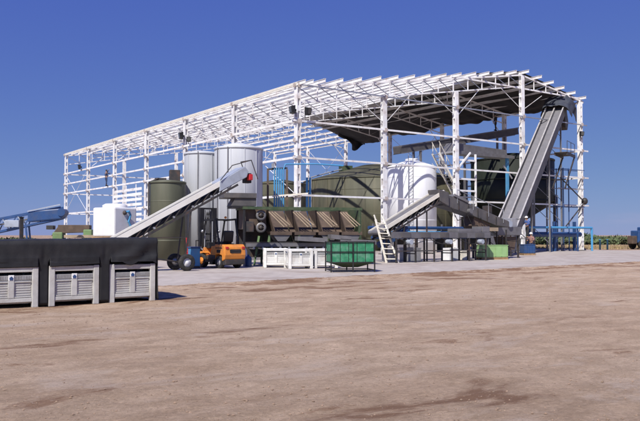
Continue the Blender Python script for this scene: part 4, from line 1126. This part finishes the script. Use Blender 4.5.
t = thing('pipe_run', 'blue horizontal pipes on posts along the right end of the shed', 'pipes', Wp(30.0, -2.2), TH)
MB().pipe([(-6.5,0,2.30),(3.25,0,2.30),(3.25,0,.03)], .11).build('top_pipe', 'skyblue', t)
MB().tube((-5.5,.6,1.65),(2.2,.6,1.65),.24,16).build('lower_pipe', 'blue', t)
for x in (-5, -1.2, 1.9): MB().box(x-.12,x+.12,.9,1.14,.03,2.9).build('stand', 'blue', t)
for x in (-3.0, 1.0): MB().box(x-.06,x+.06,-.06,.06,.03,2.23).build('post', 'blue', t)
for k, (x, lab) in enumerate(((31.10, 'light blue pipe stub standing in the open right of the shed, nearer to it'), (31.92, 'light blue pipe stub standing in the open right of the shed, farther from it'))):
    tag(MB().lathe([(0,-.05),(.10,-.05),(.10,1.05),(.13,1.06),(.13,1.12),(0,1.12)], 14).build('pipe_stub', 'skyblue', None, (x, 82.0, 0)), lab, 'pipe', 'pipe stubs right of the shed')
t = thing('scaffold', 'thin blue grey scaffold standing inside the right gable bay', 'scaffold', Wp(30.6, -.9), TH)
for x in (.0, .85):
    for y in (0, .8): MB().tube((x,y,.03),(x,y,8.2),.055,8).build('standard', 'blue', t)
for z in (2.3, 4.4, 6.2, 8.1):
    for y in (0, .8): MB().tube((-.8,y,z),(3.4,y,z),.04,8).build('ledger', 'blue' if z != 6.2 else 'galv', t)
MB().tube((-.5,-.07,7.2),(3.3,-.07,4.9),.06,8).build('diagonal', 'dark', t); MB().tube((.2,-.07,2.4),(3.3,-.07,4.9),.06,8).build('diagonal', 'dark', t)
MB().ball((3.4,0,5.0), .33, sz=1.1).build('junction', 'dark', t)
t = thing('parked_tractor', 'blue and orange machine cut off at the right picture edge', 'tractor', (37.0, 84.5, 0), .4)
MB().box(-1.3,-.2,-.6,.6,.7,2.1).build('bonnet', 'blue', t, bevel=.08); MB().box(-.2,.9,-.7,.7,.7,2.5).build('cab', 'blue', t, bevel=.08)
MB().box(-2.0,-1.31,-.4,.4,.6,1.5).build('front_weight', 'brown', t, bevel=.05)
for x, y, r in ((-.9,-.7,.5),(-.9,.7,.5),(.7,-.8,.75),(.7,.8,.75)):
    MB().lathe([(0,-.12),(r*.6,-.15),(r,-.12),(r,.12),(r*.6,.15),(0,.12)], 24, axis='y').build('wheel', 'rubber', t, (x, y, r))

# ================================================================== PEOPLE
def skin_mesh(name, nodes, edges, m, parent, sub=1):
    me = bpy.data.meshes.new(name); me.from_pydata([n[0] for n in nodes], edges, [])
    o = bpy.data.objects.new(name, me); COL.objects.link(o); o.parent = parent
    md = o.modifiers.new('skin', 'SKIN'); md.use_smooth_shade = True
    if not me.skin_vertices: 
        bm = bmesh.new(); bm.from_mesh(me); bm.verts.layers.skin.verify(); bm.to_mesh(me); bm.free()
    for i, n in enumerate(nodes):
        sv = me.skin_vertices[0].data[i]; r = n[1]; sv.radius = r if isinstance(r, tuple) else (r, r); sv.use_root = (i == 0)
    s = o.modifiers.new('sub', 'SUBSURF'); s.levels = sub; s.render_levels = sub
    me.materials.append(M[m]); return o
def person(loc, rz, label, shirt, trousers, arms, legs=((.1,.0),(-.1,.0)), helmet=True, lean=0.):
    t = thing('person', label, 'person', loc, rz)
    hipz, shz = .93, 1.42
    def L(p): return (p[0]+lean*max(0,(p[2]-hipz)), p[1], p[2])
    la, ra = arms                   # each: elbow, wrist (x forward, y left, z up)
    (lx, lz), (rx, rz_) = legs
    knee = lambda s, x, z: (x*.55+.02, s*.10, .50+z*.8)
    foot = lambda s, x, z: (x, s*.11, .07+z)
    # body: head, neck, torso, limbs in one surface
    nodes = [((0,0,hipz),(.14,.11)), (L((0,0,1.15)),(.14,.10)), (L((0,0,1.38)),(.15,.10)), (L((.01,0,1.48)),.055), (L((.03,0,1.58)),(.085,.095)), (L((.03,0,1.70)),(.075,.09))]
    edges = [(0,1),(1,2),(2,3),(3,4),(4,5)]
    def limb(start, pts):
        prev = start
        for p, r in pts:
            nodes.append((p, r)); edges.append((prev, len(nodes)-1)); prev = len(nodes)-1
    for s, (el, wr) in ((1, la), (-1, ra)):
        hand = tuple(Vec(wr)+(Vec(wr)-Vec(el)).normalized()*.12)
        limb(2, [(L((0,s*.19,1.40)),.055),(L(el),.042),(L(wr),.032),(L(hand),.035)])
    for s, (x, z) in ((1,(lx,lz)),(-1,(rx,rz_))):
        f = foot(s,x,z); limb(0, [((.0,s*.10,.86),.085),(knee(s,x,z),.06),((f[0]-.02,f[1],f[2]+.06),.042),((f[0]+.14,f[1],f[2]-.03),.04)])
    body = skin_mesh('body', nodes, edges, 'skin', t)
    # clothes
    nodes = [(L((0,0,.95)),(.17,.13)), (L((0,0,1.15)),(.165,.125)), (L((0,0,1.38)),(.165,.12)), (L((.01,0,1.45)),.08)]; edges = [(0,1),(1,2),(2,3)]
    for s, (el, wr) in ((1, la), (-1, ra)): limb(2, [(L((0,s*.19,1.40)),.075),(L(el),.06),(L(tuple(Vec(el).lerp(Vec(wr),.8))),.05)])
    skin_mesh('shirt', nodes, edges, shirt, t)
    nodes = [((0,0,.97),(.165,.125)),((0,0,.9),(.16,.125))]; edges = [(0,1)]
    for s, (x, z) in ((1,(lx,lz)),(-1,(rx,rz_))):
        f = foot(s,x,z); limb(1, [((.0,s*.10,.82),.105),(knee(s,x,z),.08),((f[0]-.02,f[1],f[2]+.08),.068)])
    skin_mesh('trousers', nodes, edges, trousers, t)
    for s, (x, z) in ((1,(lx,lz)),(-1,(rx,rz_))):
        f = foot(s,x,z); MB().prism([(f[0]-.09,f[2]-.07),(f[0]-.09,f[2]+.06),(f[0]+.03,f[2]+.06),(f[0]+.18,f[2]-.01),(f[0]+.18,f[2]-.07)], f[1]-.045, f[1]+.045).build('boot', 'black', t, bevel=.015)
    hc = Vec(L((.03,0,1.66)))
    if helmet:
        MB().lathe([(.15,0),(.125,.01),(.12,.06),(.09,.11),(.04,.135),(0,.14)], 18).build('helmet', 'hat', t, (hc.x, hc.y, hc.z+.0))
    else:
        MB().ball((hc.x-.01,hc.y,hc.z+.03), .105, 12, 6, .85).build('hair', 'black', t)
    MB().box(hc.x+.085,hc.x+.115,-.014,.014,hc.z-.09,hc.z-.04).build('nose', 'skin', body)
    return t
down = (((.02,.27,1.14),(.10,.27,.90)), ((.02,-.27,1.14),(.10,-.27,.90)))
work = (((.10,.28,1.15),(.34,.18,1.18)), ((.10,-.28,1.15),(.34,-.18,1.12)))
up = (((.22,.25,1.50),(.36,.15,1.78)), ((.20,-.25,1.34),(.40,-.15,1.40)))
person((16.85, 58.9, .03), math.radians(230), 'worker in white helmet standing behind the blue tote', 'greyshirt', 'navy', work)
person((16.7, 59.4, 1.33), math.radians(215), 'worker with white helmet and blue shirt raised beside the tall conveyor', 'shirt', 'darkcloth', work, lean=.12)
ws = thing('work_stand', 'grey work platform on legs under the worker beside the tall conveyor', 'platform', (16.7, 59.4, .03), .4)
MB().box(-.5,.5,-.4,.4,1.24,1.30).build('deck', 'grey', ws)
for x in (-.45, .45):
    for y in (-.35, .35): MB().box(x-.03,x+.03,y-.03,y+.03,0,1.239).build('leg', 'dark', ws)
pw_ = Wp(-.52, 4*BV+1.5, 7.52); person(pw_, TH+.1, 'worker in navy clothes climbing on the long wall girt, reaching up', 'navy', 'navy', up, legs=((.12,.0),(-.02,.0)), helmet=False).scale = (1.12, 1.12, 1.12)
pg = Wp(29.3, 6.5, 12.55+.07); person(pg, TH+math.pi*.9, 'worker in dark clothes standing on the upper gallery below the dark roof cloth', 'darkcloth', 'darkcloth', down, helmet=False)
